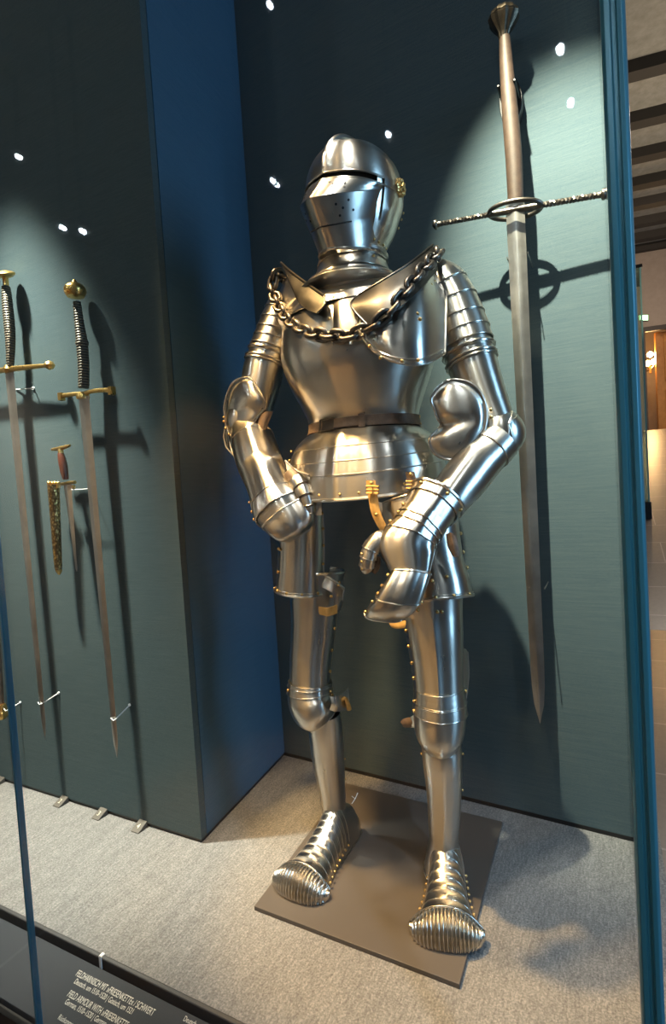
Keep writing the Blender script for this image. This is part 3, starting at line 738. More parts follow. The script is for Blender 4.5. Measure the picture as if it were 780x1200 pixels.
# left elbow
c = P(583, 507, 1.275); w = 29 * U(c)
b = MB(); tdir = (P(545, 545, 1.21) - c).normalized(); ua = (P(566, 465, 1.28) - c).normalized(); axis = ua.cross(tdir).normalized()
out = -(tdir + ua).normalized(); sd = axis; fwd_c = axis
el = Loft()
for k in range(9):
    a = -1.25 + 2.5 * k / 8; d = out * math.cos(a) + (ua - tdir).normalized() * math.sin(a)
    el.key(c + d * .006, axis, d, w * .98, w * (1.02 + .06 * math.cos(a)), .004, 2.2, .004 * max(0, math.cos(a * 1.2)))
def elb(u, v):
    a = -1.3 + 2.6 * u; th = math.radians(-88 + 176 * v); d = out * math.cos(a) + (ua - tdir).normalized() * math.sin(a)
    r = w * (1.0 + .10 * math.cos(a) ** 2)
    return c + axis * (w * .96 * math.sin(th)) + d * (r * math.cos(th))
b.shell(elb, 24, 30, .0016, c)
b.lathe([(w * .97 * math.cos(math.radians(a)), w * .97 * math.sin(math.radians(a))) for a in range(-80, 81, 8)], c, axis, 32)
for u in (.0, .13, .87, 1.0): b.tube([elb(u, j / 30) for j in range(31)], .0018)
couter_l = b.build('couter', ST, suit)
pxriv(couter_l, [(575, 480, 1.222), (575, 489, 1.222), (573, 503, 1.222), (570, 511, 1.222)], .004)
def dish(name, outline, parent, Y, bulge, center, crease=None, rings=10, slope=(0, 0), bd=.16):
    pts = [P(x, y, 1.) for x, y in outline]
    b = MB(); n = 72; loop = [V((x, y, 0)) for x, y in outline]; m = len(loop)
    def o(v):
        x = (v % 1.) * m; i = int(x); f = x - i
        return cr_(loop[(i - 1) % m], loop[i % m], loop[(i + 1) % m], loop[(i + 2) % m], f)
    cc = V((center[0], center[1], 0))
    def fn(u, v):
        s = .02 + .98 * u; q = cc + (o(v) - cc) * s
        k = bulge * (1 - s ** 2.4)
        if s > 1 - bd: k -= .0025 * math.sin(PI * (s - 1 + bd) / bd)
        if crease:
            (x0, y0), (x1, y1), wd, dp = crease
            L = math.hypot(x1 - x0, y1 - y0); ds = abs((q.x - x0) * (y1 - y0) - (q.y - y0) * (x1 - x0)) / L
            al = ((q.x - x0) * (x1 - x0) + (q.y - y0) * (y1 - y0)) / L / L
            k -= dp * math.exp(-(ds / wd) ** 2) * max(0., min(1., 1.15 - al))
        return P(q.x, q.y, Y + slope[0] * (q.x - cc.x) + slope[1] * (q.y - cc.y) - k)
    b.shell(fn, 14, n, .0016, P(center[0], center[1], Y + .3), True)
    b.tube([fn(1., i / n) for i in range(n)], .0026, True, 8)
    return b.build(name, ST, parent), fn
ol = [(524, 446), (538, 445), (551, 449), (562, 459), (568, 472), (570, 487), (568, 503), (562, 518), (551, 531), (537, 537), (522, 538), (509, 532), (503, 521), (504, 512), (511, 505), (516, 498), (512, 490), (508, 478), (505, 468), (511, 456)]
dish('couter_wing', ol, couter_l, 1.20, .015, (541, 492), ((512, 500), (556, 491), 8, .016), slope=(.0006, 0))
# left forearm and gauntlet
lf = limb([(583, 516, 1.265, 25), (565, 536, 1.235, 26), (545, 560, 1.195, 27), (527, 582, 1.155, 25), (511, 602, 1.125, 22)])
b = MB(); lf.plate(b, 0, 1, -180, 180, 0, nu=16, nv=44)
for t in (.07, .16): lf.ring(b, t, .0022, -180, 180, .001)
lf.plate(b, .0, .16, -100, 100, .003, nu=5, nv=30); lfo = b.build('forearm_plate', ST, vamb_l)
pxriv(lfo, [(512, 561, 1.17), (504, 565, 1.165), (514, 570, 1.155)], .0025)
gl_ = limb([(511, 585, 1.130, 32, .95, .95, 2.2, .004), (499, 604, 1.10, 29, .9, .9, 2.3, .007), (487, 622, 1.075, 28, .85, .85, 2.4, .008), (476, 640, 1.052, 33, .62, .6, 2.8, .008), (480, 657, 1.042, 28, .58, .5, 3., .006), (482, 673, 1.034, 21.5, .55, .45, 3.2, .005)])
gl_.tw = .25
b = MB(); gl_.plate(b, 0., 1., -110, 110, 0., nu=26, nv=50); gl_.plate(b, 0., .45, 105, 255, 0, nu=10, nv=24)
gaunt_l = b.build('gauntlet', ST, suit)
b = MB(); gl_.plate(b, -.0, .10, -180, 180, .0025, nu=4, nv=50); gl_.ring(b, 0., .0038, -180, 180, .003); gl_.ring(b, .10, .0016, -180, 180, .003); b.build('cuff', ST, gaunt_l)
for t0, t1, g in ((.36, .50, .001), (.30, .40, .002), (.24, .33, .003)):
    b = MB(); gl_.plate(b, t0, t1, -100, 100, g - .001, g + .001, nu=4, nv=40); gl_.ring(b, t1, .0013, -100, 100, g + .001); b.build('lame', ST, gaunt_l)
lrivets(gaunt_l, gl_, [(.05, -45), (.05, 10), (.05, 60), (.27, -70), (.37, -70), (.47, -70), (.98, -62)], .004, .003)
gf = limb([(481, 672, 1.028, 22, .55, .45, 3.2, .004), (474, 687, 1.012, 23, .5, .45, 3.2, .004), (467, 701, 1.006, 24, .45, .4, 3.2, .003), (458, 713, 1.010, 25, .4, .36, 3., .002), (449, 722, 1.024, 21, .3, .3, 2.6, .0)], rgt * .96 - upv * .1)
b = MB(); gf.plate(b, 0, .52, -105, 105, .002, .004, nu=8, nv=36); gf.ring(b, 0., .003, -60, 100, .001); gf.ring(b, .52, .0014, -105, 105, .004); b.build('finger_plate', ST, gaunt_l)
b = MB(); gf.plate(b, .48, 1., -105, 105, .0, .002, nu=8, nv=36); gf.ring(b, 1., .0026, -105, 105, .001); fp = b.build('finger_plate', ST, gaunt_l)
b = MB(); gf.plate(b, .03, .96, -180, 180, -.005, nu=8, nv=24); b.build('glove_palm', LEATHER, gaunt_l)
lrivets(gaunt_l, gf, [(.12, -80), (.3, -84), (.45, -84), (.62, -84), (.5, 84), (.85, -80)], .0036, .004)
th_ = limb([(456, 632, 1.05, 12, .9), (444, 634, 1.035, 12, .9), (435, 642, 1.025, 10, .9), (431, 654, 1.02, 9, .9), (429, 666, 1.022, 7.5, .9), (428, 671, 1.025, 4, .9)])
b = MB(); th_.plate(b, 0, 1, -180, 180, 0, nu=18, nv=24); b.build('thumb', ST, gaunt_l)
for t in (.45, .6, .75):
    b = MB(); th_.plate(b, t - .1, t, -120, 120, .001, .002, nu=3, nv=20); th_.ring(b, t, .001, -120, 120, .002, 16); b.build('thumb_lame', ST, gaunt_l)
tb = limb([(442, 652, 1.045, 4, .9), (440, 664, 1.04, 5, .9), (436, 671, 1.035, 4, .9)])
b = MB(); tb.plate(b, 0, 1, -180, 180, 0, nu=8, nv=14); b.build('thumb_leather', LEATHER, gaunt_l)
lrivets(gaunt_l, th_, [(.55, -50), (.66, -40), (.78, -30)], .0028, .002)

# right arm (left in the photo)
ra = limb([(338, 332, 1.29, 10, 1.1), (333, 352, 1.285, 16, 1.1), (327, 372, 1.275, 19, 1.1), (321, 392, 1.265, 21, 1.05), (315, 412, 1.255, 22.5), (309, 432, 1.245, 24), (304, 455, 1.235, 23), (298, 480, 1.225, 21)])
lames(ra, paul_r, (.12, .24, .33, .41, .48, .55), -180, 120, .003)
lrivets(paul_r, ra, [(.25, 45), (.33, 45), (.4, 45), (.47, 50), (.2, -40)], .0042, .004)
b = MB(); ra.plate(b, .52, 1., -180, 180, -.001, nu=18, nv=44)
for t, r in ((.585, .0045), (.65, .0035), (.675, .003)): ra.ring(b, t, r, -180, 180, .0015)
vamb_r = b.build('vambrace', ST, suit)
b = MB(); c = P(287, 492, 1.225); w = 22 * U(c)
b.lathe([(w * math.cos(math.radians(a)), w * 1.1 * math.sin(math.radians(a))) for a in range(-75, 76, 10)], c, V((.25, .1, 1)), 28)
couter_r = b.build('couter', ST, suit)
orr = [(287, 442), (296, 446), (303, 457), (309, 468), (311, 477), (303, 487), (296, 498), (288, 508), (279, 513), (270, 511), (265, 500), (263, 487), (263, 474), (267, 459), (274, 447)]
dish('couter_wing', orr, couter_r, 1.185, .020, (288, 476), ((312, 477), (268, 482), 10, .012), slope=(-.0004, 0))
b = MB(); b.tube([P(264, 500, 1.2), P(262, 512, 1.2), P(265, 524, 1.2), P(274, 534, 1.2)], .003); b.tube([P(264, 500, 1.2), P(268, 514, 1.21), P(271, 526, 1.21), P(274, 534, 1.2)], .003)
fnn, g = patch(b, [[(263, 502, 1.22), (266, 503, 1.215), (270, 504, 1.23)], [(262, 518, 1.22), (266, 520, 1.212), (272, 520, 1.23)], [(272, 534, 1.22), (273, 534, 1.215), (276, 533, 1.23)]], 6, 6); b.build('elbow_lame', ST, couter_r)
pxriv(couter_r, [(262, 489, 1.19), (262, 494, 1.19), (264, 502, 1.185), (268, 509, 1.182)], .0036)
rf_ = limb([(291, 500, 1.225, 21), (297, 520, 1.20, 25, 1, 1, 2.3, .004), (304, 542, 1.17, 26, 1, 1, 2.4, .006), (311, 562, 1.145, 24, 1, 1, 2.4, .006)])
b = MB(); rf_.plate(b, .0, 1, -180, 180, 0, nu=14, nv=44); rf_.ring(b, .30, .0022, -180, 180, .001); rf_.plate(b, .3, 1., -100, 100, .0015, nu=8, nv=36); rfo = b.build('forearm_plate', ST, vamb_r)
b = MB(); fnn, g = patch(b, [[(296, 500, 1.20), (308, 484, 1.18), (320, 482, 1.19)], [(292, 512, 1.20), (306, 505, 1.175), (314, 498, 1.19)], [(292, 522, 1.2), (305, 512, 1.18), (312, 508, 1.19)]], 8, 8); b.build('elbow_lining', LEATHER, vamb_r)
gr_ = limb([(307, 548, 1.155, 26, .95, .95, 2.4, .005), (314, 566, 1.13, 26, .9, .9, 2.5, .008), (321, 582, 1.11, 27, .8, .8, 2.7, .009), (328, 595, 1.098, 31, .62, .62, 2.9, .009), (337, 607, 1.092, 29, .5, .5, 3, .008)])
gr_.tw = .25
b = MB(); gr_.plate(b, 0., 1., -112, 112, 0., nu=22, nv=48); gr_.plate(b, 0, .5, 105, 255, 0, nu=8, nv=20); gaunt_r = b.build('gauntlet', ST, suit)
for t0, t1, g in ((.38, .55, .002), (.52, .78, .003)):
    b = MB(); gr_.plate(b, t0, t1, -112, 112, g - .001, g + .001, nu=4, nv=40); gr_.ring(b, t1, .0013, -112, 112, g + .001); b.build('lame', ST, gaunt_r)
gq = limb([(334, 602, 1.09, 30, .5, .5, 3, .007), (341, 612, 1.088, 28, .46, .46, 2.9, .006), (346, 619, 1.092, 25, .42, .42, 2.6, .004), (349, 624, 1.105, 19, .3, .3, 2.4, 0)])
b = MB(); gq.plate(b, 0, 1., -115, 115, .003, .001, nu=10, nv=40); gq.ring(b, 0., .0022, -115, 115, .003); gq.ring(b, 1., .0022, -115, 115, .001); b.build('finger_plate', ST, gaunt_r)
b = MB(); gq.plate(b, .05, .95, -180, 180, -.004, nu=6, nv=24); b.build('glove_palm', LEATHER, gaunt_r)
tr = limb([(340, 556, 1.12, 10, .9), (350, 566, 1.11, 10, .9), (356, 578, 1.10, 8, .9), (361, 592, 1.10, 6, .9), (363, 602, 1.105, 4, .9)])
b = MB(); tr.plate(b, 0, 1, -180, 180, 0, nu=12, nv=18); b.build('thumb_leather', LEATHER, gaunt_r)
for t in (.35, .55, .75, .95):
    b = MB(); tr.plate(b, t - .16, t, -110, 110, .0015, .0025, nu=3, nv=18); tr.ring(b, t, .001, -110, 110, .0025, 16); b.build('thumb_lame', ST, gaunt_r)
b = MB(); fnn, g = patch(b, [[(334, 540, 1.13), (348, 552, 1.11), (362, 557, 1.10)], [(336, 550, 1.13), (350, 560, 1.115), (363, 561, 1.105)], [(338, 562, 1.13), (352, 566, 1.12), (362, 566, 1.11)]], 8, 10); b.tube(edge_of(fnn, 'top'), .0026); b.build('thumb_guard', ST, gaunt_r)
lrivets(gaunt_r, gr_, [(.45, -85), (.6, -85), (.72, -85), (.95, 80)], .0034, .004)

# ---- tassets with their buckled straps
def tasset(keys, cuts, a0, a1, riv, bot):
    L = limb(keys); L.tw = .2
    b = MB(); L.plate(b, 0, 1, a0, a1, 0, nu=22, nv=50); L.ring(b, 1., .0042, a0, a1, .001); L.ring(b, .955, .0015, a0, a1, .0015)
    if bot: b.tube([L.at(i / 30, math.radians(a1), .0005) for i in range(31)], .0028)
    b.tube([L.at(i / 30, math.radians(a0), .0005) for i in range(31)], .0028)
    o = b.build('tasset', ST, suit); lrivets(o, L, riv, .0042, .001); return o, L
tas_r, tr_L = tasset([(352, 588, 1.19, 24, .9, .9), (353, 610, 1.185, 25.5, .9, .9), (353, 640, 1.185, 26.5, .9, .9), (352, 668, 1.185, 27, .95, .95), (351, 692, 1.185, 28.5, .95, .95)], (0, 1), -130, 78,
                     [(.18, 68), (.33, 68), (.48, 68), (.66, 68), (.83, 68), (.965, 45), (.965, 5), (.965, -30), (.965, -60), (.965, -85), (.52, -62), (.52, -72), (.76, -66)], True)
b = MB(); f_, g = patch(b, [[(363, 578, 1.135), (369, 577, 1.13), (375, 580, 1.13)], [(361, 590, 1.135), (369, 590, 1.125), (376, 592, 1.13)], [(358, 604, 1.135), (368, 604, 1.13), (377, 604, 1.145)]], 8, 8); b.build('tasset_lame', ST, tas_r)
tas_l, tl_L = tasset([(486, 582, 1.19, 46, .75, .9), (492, 605, 1.185, 44, .8, .9), (500, 635, 1.18, 39, .9, .9), (507, 662, 1.175, 36, .95, .95), (512, 682, 1.17, 37, 1, 1), (514, 700, 1.165, 38.5, 1, 1)], (0, 1), -85, 140,
                     [(.97, -30), (.97, -5), (.97, 25), (.97, 60), (.78, -8), (.76, 18), (.55, 85), (.7, 86), (.4, 82), (.2, -72), (.4, -72)], True)
b = MB(); tl_L.plate(b, -.0, .22, -85, 120, .002, .003, nu=6, nv=40); tl_L.ring(b, .02, .002, -85, 120, .003); b.build('tasset_lame', ST, tas_l)
b = MB(); f_, g = patch(b, [[(436, 590, 1.105), (441, 588, 1.098), (447, 589, 1.10)], [(434, 597, 1.105), (441, 596, 1.094), (448, 597, 1.10)], [(437, 602, 1.105), (442, 602, 1.098), (447, 602, 1.10)]], 6, 6); b.build('tasset_tab', ST, tas_l)
b = MB(); f_, g = patch(b, [[(522, 626, 1.075), (528, 624, 1.07), (534, 628, 1.075)], [(524, 640, 1.075), (531, 639, 1.068), (537, 642, 1.075)], [(530, 652, 1.075), (534, 653, 1.07), (538, 650, 1.075)]], 6, 6, .003); b.build('strap_end', LEATHER, tas_l)
def strap(pts, wpx, parent, Yf, buckle):
    """leather strap with a brass buckle and rivet; pts run downwards"""
    b = MB(); rows = [[(x - wpx / 2, y, Y), (x, y, Y - .002), (x + wpx / 2, y, Y)] for x, y, Y in pts]
    f_, g = patch(b, rows, 14, 6, .003); o = b.build('strap', LEATHER if not Yf else TAN, parent)
    x, y, Y = buckle; b = MB(); w = wpx * .66
    b.tube([P(x - w, y - 4, Y), P(x + w, y - 4, Y), P(x + w, y + 4, Y), P(x - w, y + 4, Y)], .0026, True, 8); b.tube([P(x - w, y, Y - .001), P(x + w, y, Y - .001)], .0022); b.tube([P(x, y - 4, Y - .002), P(x, y + 8, Y - .002)], .0016)
    b.build('buckle', BRASS, o); return o
s = strap([(434, 563, 1.099), (435, 572, 1.098), (437, 584, 1.092), (440, 600, 1.09), (446, 614, 1.092), (451, 622, 1.095)], 11, fauld, True, (436.5, 574, 1.087)); pxriv(s, [(435, 566, 1.094), (441, 603, 1.086)], .0048)
s = strap([(480, 553, 1.125), (482, 562, 1.12), (485, 574, 1.112), (484, 582, 1.11)], 11, fauld, False, (483, 568, 1.108)); pxriv(s, [(481, 556, 1.118)], .0048)

# ---- legs
def leg(th, pol, gre, thr, polr, fan, strapw, ridge_off, grooves):
    L = limb(th); L.tw = .12; b = MB(); L.plate(b, 0, 1, -150, 150, 0, nu=26, nv=60); L.ring(b, 0., .0045, -150, 150, .0)
    for a in (-150, 150): b.tube([L.at(i / 30, math.radians(a)) for i in range(31)], .0022)
    cu = b.build('cuisse', ST, suit); lrivets(cu, L, thr, .0042, .001)
    K = limb(pol); K.tw = .25; b = MB(); K.plate(b, .0, 1., -130, 130, .0015, nu=24, nv=54); K.ring(b, 1., .0026, -130, 130, .001)
    po = b.build('poleyn', ST, suit)
    for t0, t1, g in grooves:
        b = MB(); K.plate(b, t0, t1, -130, 130, g - .0015, g + .0005, nu=4, nv=50); K.ring(b, t1, .0015, -130, 130, g); K.ring(b, t0, .0013, -130, 130, g - .001); b.build('lame', ST, po)
    lrivets(po, K, polr, .004, .003)
    if fan:
        b = MB(); f_, g = patch(b, fan, 8, 10); b.build('knee_wing', ST, po)
    if strapw:
        b = MB(); f_, g = patch(b, strapw, 5, 8, .003); b.build('strap', TAN, cu)
    Gv = limb(gre); Gv.tw = .2; b = MB(); Gv.plate(b, 0, 1, -180, 180, 0, nu=34, nv=54); Gv.ring(b, 1., .002, -180, 180, .001); gv = b.build('greave', ST, suit)
    return cu, po, gv, L, K, Gv
cuR, poR, gvR, LR, KR, GR = leg(
    [(371, 668, 1.235, 32, .95, .95, 2.1, .004), (369, 700, 1.23, 29, .95, .95, 2.1, .004), (367, 740, 1.222, 26, .98, .9, 2.1, .004), (364, 775, 1.212, 24.5, 1, .9, 2.1, .004), (363, 808, 1.205, 24, 1, .9, 2.1, .004)],
    [(363, 798, 1.205, 24.5, 1.02, .9), (363, 810, 1.204, 25.5, 1.05, .9), (365, 822, 1.203, 26.5, 1.15, .8), (371, 834, 1.207, 25.5, 1.08, .7), (377, 841, 1.215, 20, .9, .6)],
    [(380, 834, 1.225, 19, 1, .9), (382, 860, 1.235, 20, 1, 1.1), (385, 895, 1.25, 18.5, 1, 1.2), (389, 925, 1.268, 15.5, 1, 1.1), (391, 945, 1.282, 14.5, 1, 1), (392, 958, 1.29, 16, 1.15, 1), (391, 972, 1.292, 19, 1.3, 1)],
    [(.3, 62), (.45, 62), (.62, 62), (.80, 64), (.1, 55), (.1, -20)], [(.2, 60), (.38, 62), (.7, 66), (.15, -70)],
    [[(386, 816, 1.165), (393, 816, 1.172), (402, 812, 1.20), (408, 806, 1.22)], [(388, 824, 1.162), (395, 826, 1.17), (403, 825, 1.20), (409, 824, 1.22)], [(386, 832, 1.168), (393, 834, 1.175), (401, 833, 1.20), (406, 832, 1.22)]],
    [[(373, 711, 1.165), (384, 712, 1.163), (395, 709, 1.18)], [(373, 716, 1.164), (384, 718, 1.162), (395, 715, 1.18)], [(374, 720, 1.165), (384, 722, 1.163), (395, 719, 1.18)]], 0,
    ((.0, .10, .003), (.11, .24, .003)))
b = MB(); f_, g = patch(b, [[(377, 672, 1.19), (390, 680, 1.19), (403, 690, 1.21)], [(377, 680, 1.185), (389, 688, 1.185), (402, 697, 1.205)], [(377, 688, 1.18), (388, 694, 1.18), (401, 704, 1.20)]], 8, 12); b.tube(edge_of(f_, 'top'), .0035); b.tube(edge_of(f_, 'right'), .002)
f_, g = patch(b, [[(390, 694, 1.18), (397, 699, 1.19), (402, 702, 1.205)], [(391, 703, 1.178), (397, 708, 1.187), (400, 711, 1.205)], [(392, 711, 1.178), (396, 715, 1.187), (398, 716, 1.2)]], 6, 6); b.build('cuisse_top_lame', ST, cuR)
pxriv(cuR, [(396, 686, 1.182), (388, 699, 1.168)], .004)
cuL, poL, gvL, LL, KL, GL = leg(
    [(505, 690, 1.20, 36, .95, .95, 2.1, .004), (506, 715, 1.198, 35, .95, .95, 2.1, .005), (509, 745, 1.193, 33, 1, .95, 2.1, .006), (512, 780, 1.188, 30, 1, .9, 2.1, .006), (514, 815, 1.182, 28.5, 1, .9, 2.1, .006)],
    [(514, 806, 1.182, 28.5, 1.03, .9, 2, .004), (515, 822, 1.180, 29.5, 1.05, .9, 2, .004), (515, 842, 1.178, 29.5, 1.1, .8), (515, 860, 1.180, 27, 1.12, .7), (516, 873, 1.19, 19, 1.1, .6)],
    [(516, 862, 1.20, 23, 1, .9), (518, 890, 1.205, 23, 1, 1.1, 2, .003), (520, 930, 1.222, 20, 1, 1.15, 2, .004), (520, 965, 1.24, 18, 1, 1.1, 2, .004), (520, 985, 1.252, 17, 1, 1, 2, .002), (519, 1002, 1.262, 19.5, 1.1, 1), (518, 1018, 1.265, 21, 1.25, 1)],
    [(.2, -25), (.22, 8), (.22, 16), (.42, -66), (.56, -66), (.70, -66), (.82, -66)], [(.05, 80), (.2, -68), (.35, -68)],
    [[(492, 836, 1.155), (484, 838, 1.16), (474, 846, 1.18)], [(492, 846, 1.152), (484, 848, 1.16), (471, 849, 1.18)], [(492, 852, 1.155), (486, 853, 1.16), (476, 852, 1.18)]],
    [[(455, 726, 1.125), (465, 728, 1.12), (475, 727, 1.118)], [(456, 731, 1.123), (465, 734, 1.118), (475, 732, 1.116)], [(458, 735, 1.124), (465, 737, 1.119), (474, 736, 1.117)]], 0,
    ((.02, .26, .002), (.24, .40, .0035)))
b = MB(); f_, g = patch(b, [[(541, 762, 1.20), (545, 760, 1.215), (548, 764, 1.235)], [(541, 790, 1.20), (546, 790, 1.215), (549, 792, 1.235)], [(541, 826, 1.19), (543, 828, 1.205), (545, 826, 1.225)]], 10, 5); b.tube(edge_of(f_, 'right'), .0015); b.build('cuisse_side_wing', ST, cuL)
b = MB(); b.tube(curve([P(399, 822, 1.192), P(404, 818, 1.196), P(407, 824, 1.204), P(409, 831, 1.212)], 10), .004, False, 8, 0, lambda u: .0035 + .003 * u); b.build('strap_end', TAN, poR)
b = MB(); f_, g = patch(b, [[(469, 846, 1.175), (473, 842, 1.17), (484, 840, 1.165)], [(471, 849, 1.172), (477, 848, 1.165), (485, 846, 1.16)], [(472, 852, 1.175), (478, 853, 1.168), (486, 851, 1.163)]], 5, 6, .003); b.build('strap_end', LEATHER, poL)
lrivets(gvR, GR, [(.3, 75), (.42, 75), (.95, 30)], .0028, .001); lrivets(gvL, GL, [(.12, -78), (.12, 80), (.3, 82), (.93, -20), (.93, 75)], .0032, .001)

# ---- sabatons
def sabaton(heel, toe, wid, hgt, inner):
    L = (toe - heel).length; f = (toe - heel).normalized(); s = V((-f.y, f.x, 0)) * -1
    z0 = .0125
    ws = ((0, .028), (.08, .036), (.25, .039), (.42, .042), (.58, .047), (.72, .056), (.82, .066), (1, .07))
    hs = ((0, .05), (.08, .09), (.25, .118), (.36, .112), (.48, .088), (.62, .066), (.75, .054), (.84, .050), (1, .04))
    def ip(t, x):
        for i in range(len(t) - 1):
            if x <= t[i + 1][0]:
                k = (x - t[i][0]) / (t[i + 1][0] - t[i][0]); k = k * k * (3 - 2 * k) if False else k
                return t[i][1] + (t[i + 1][1] - t[i][1]) * k
        return t[-1][1]
    def sec(x, a, g=0., fl=0.):
        w = ip(ws, x) * wid + g; h = ip(hs, x) * hgt + g
        cx, sz = math.cos(a), math.sin(a)
        r = 1 + fl
        return heel + f * (L * x) + s * (w * r * math.copysign(abs(cx) ** .8, cx)) + V((0, 0, z0 - heel.z + h * r * abs(sz) ** .85))
    b = MB(); b.shell(lambda u, v: sec(.0 + .84 * u, PI * v), 40, 36, .0014, lambda u: heel + f * (L * .84 * u) + V((0, 0, .01)))
    b.shell(lambda u, v: heel + f * (L * (.02 * u)) + (sec(0, PI * v) - heel) * u + V((0, 0, 0)), 4, 24, .0012, heel + f * .05)
    b.tube([sec(0 + .84 * i / 30, 0, .001) for i in range(31)], .0016); b.tube([sec(.84 * i / 30, PI, .001) for i in range(31)], .0016)
    o = b.build('sabaton', ST, suit)
    for x0, x1, g in ((.30, .37, .0026), (.355, .42, .0023), (.405, .47, .002), (.455, .53, .0017), (.52, .60, .0014), (.59, .67, .0012), (.66, .75, .001), (.74, .84, .0009)):
        b = MB(); b.shell(lambda u, v: sec(x0 + (x1 - x0) * u, PI * (.06 + .88 * v), g + .0002), 4, 34, .001, heel + f * (L * x0)); b.tube([sec(x0, PI * (.06 + .88 * i / 30), g + .0005) for i in range(31)], .0006, False, 6); b.build('lame', ST, o)
    # broad fluted toe cap
    N = 34; cz = .84; c0 = heel + f * (L * (cz - .01)); c0.z = z0
    W, D, Hh = .0775 * wid, L * (1.02 - cz), .058 * hgt
    def cap(u, v):
        a = PI * v; e = PI / 2 * u                    # u: from the seam over the front and down, v: side to side
        fl = 1 + .10 * math.cos(2 * PI * 19 * (.5 - .5 * math.cos(a))) * math.sin(min(1, u * 3) * PI / 2) * (1 if u < .97 else .3)
        x = -math.cos(a); w = W * (1 - .05 * u)
        prof = (1 - abs(x) ** 2.6) ** .5 if abs(x) < 1 else 0
        fx = (.16 + .84 * prof)
        hz = Hh * (.30 + .70 * (1 - abs(x) ** 2.4))
        return c0 + s * (-x * w * (1 + .06 * math.sin(e))) * fl ** .5 + f * (D * math.sin(e) ** .75 * fx * fl) + V((0, 0, hz * max(0, math.cos(e)) ** .7 * fl + .001))
    b = MB(); b.shell(cap, 20, N * 8, .0014, c0 + V((0, 0, .005)))
    b.tube([cap(0, i / 60) for i in range(61)], .0022); b.build('toe_cap', STEEL_F, o, sharp=80)
    for sd_ in (0, 1):
        for k in range(9):
            x = .34 + .47 * k / 8; a = PI * (.055 if sd_ == 0 else .945); p = sec(x, a, .0055); n_ = (s if sd_ == 0 else -s) + V((0, 0, .35)); rivet(o, p, n_.normalized(), .0036)
    return o
sbR = sabaton(V((-.690, 1.355, .012)), V((-.713, 1.050, .012)), 1.0, 1.0, 1)
sbL = sabaton(V((-.405, 1.338, .012)), V((-.333, 1.053, .012)), 1.0, 1.0, -1)
b = MB()
b.tube([P(412, 942, 1.31), P(416, 936, 1.32), P(419, 929, 1.33)], .0012, False, 6); b.tube([P(416, 936, 1.32), P(412, 933, 1.32)], .001, False, 6); b.build('lace_end', WHITE, sbR)

# ================================================================== heavy chain over the shoulders
path = [P(*q) for q in ((325, 322, 1.235), (319, 336, 1.225), (323, 350, 1.205), (330, 364, 1.175), (340, 377, 1.135), (352, 386, 1.105), (366, 391, 1.082), (382, 393, 1.066), (400, 394, 1.056), (417, 391, 1.055), (432, 383, 1.055), (446, 374, 1.057), (458, 362, 1.065), (468, 350, 1.078),
                             (478, 338, 1.10), (488, 325, 1.13), (498, 313, 1.165), (507, 303, 1.20), (513, 297, 1.235))]
path += [V((-.345, 1.31, 1.555)), V((-.375, 1.365, 1.55)), V((-.43, 1.40, 1.545)), V((-.50, 1.412, 1.54)), V((-.57, 1.412, 1.54)), V((-.645, 1.395, 1.545)), V((-.71, 1.35, 1.555)), V((-.745, 1.29, 1.57))]
n0 = 400; m = len(path)
dense = []
for i in range(m):
    for k in range(20): dense.append(cr_(path[(i - 1) % m], path[i], path[(i + 1) % m], path[(i + 2) % m], k / 20))
cum = [0]
for i in range(len(dense)): cum.append(cum[-1] + (dense[(i + 1) % len(dense)] - dense[i]).length)
tot = cum[-1]; pitch = .0262; nl = int(tot / pitch); nl -= nl % 2; pitch = tot / nl
def at_len(s):
    s %= tot
    for i in range(len(dense)):
        if cum[i + 1] >= s: return dense[i].lerp(dense[(i + 1) % len(dense)], (s - cum[i]) / max(1e-9, cum[i + 1] - cum[i]))
    return dense[0]
chain = empty('chain', at_len(0), 'heavy dark iron chain draped over the shoulders and breast of the armour', 'chain')
b = MB(); lk = []
for i in range(28):
    a = 2 * PI * i / 28; x = .0130 * math.cos(a) ; y = .0132 * math.sin(a)
    lk.append(V((x + math.copysign(.0058, x) if abs(x) > 1e-6 else 0, y * .95, 0)))
b.tube(lk, .0056, True, 10)
ctr = V((-.54, 1.25, 1.40))
l0 = b.build('chain_link', IRON, chain); l0.location = (0, 0, 0)
for i in range(nl):
    p = at_len(i * pitch); t = (at_len(i * pitch + .008) - at_len(i * pitch - .008)).normalized()
    out = (p - ctr); out = (out - t * out.dot(t)).normalized(); si = t.cross(out)
    ang = (.35 if i % 2 == 0 else .35 + PI / 2) + random.uniform(-.15, .15)
    zz_ = out * math.cos(ang) + si * math.sin(ang); yy = zz_.cross(t).normalized()
    o = l0 if i == 0 else l0.copy()
    if i: C.objects.link(o); o.parent = chain
    q = p - chain.location
    o.matrix_local = Matrix(((t.x, yy.x, zz_.x, q.x), (t.y, yy.y, zz_.y, q.y), (t.z, yy.z, zz_.z, q.z), (0, 0, 0, 1)))

# ================================================================== the hall seen past the corner post
FR = 5.0                                   # where the ramp starts (depth along the sight line)
def RD(px, py, D): return PD(px, py, D)
b = MB(); b.box((-6, -4.5, -.40), (6, 5.2, -.35))
A = -.35; y0, y1 = 5.2, 13.2; zt = 1.86
b.hexa([V((-6, y0, A - .05)), V((6, y0, A - .05)), V((6, y1, zt - .05)), V((-6, y1, zt - .05)), V((-6, y0, A)), V((6, y0, A)), V((6, y1, zt)), V((-6, y1, zt))])
struct(b.build('floor', TILE))
def Rz(p, a=math.radians(9)): return p
rot = Matrix.Rotation(math.radians(9), 3, 'Z')
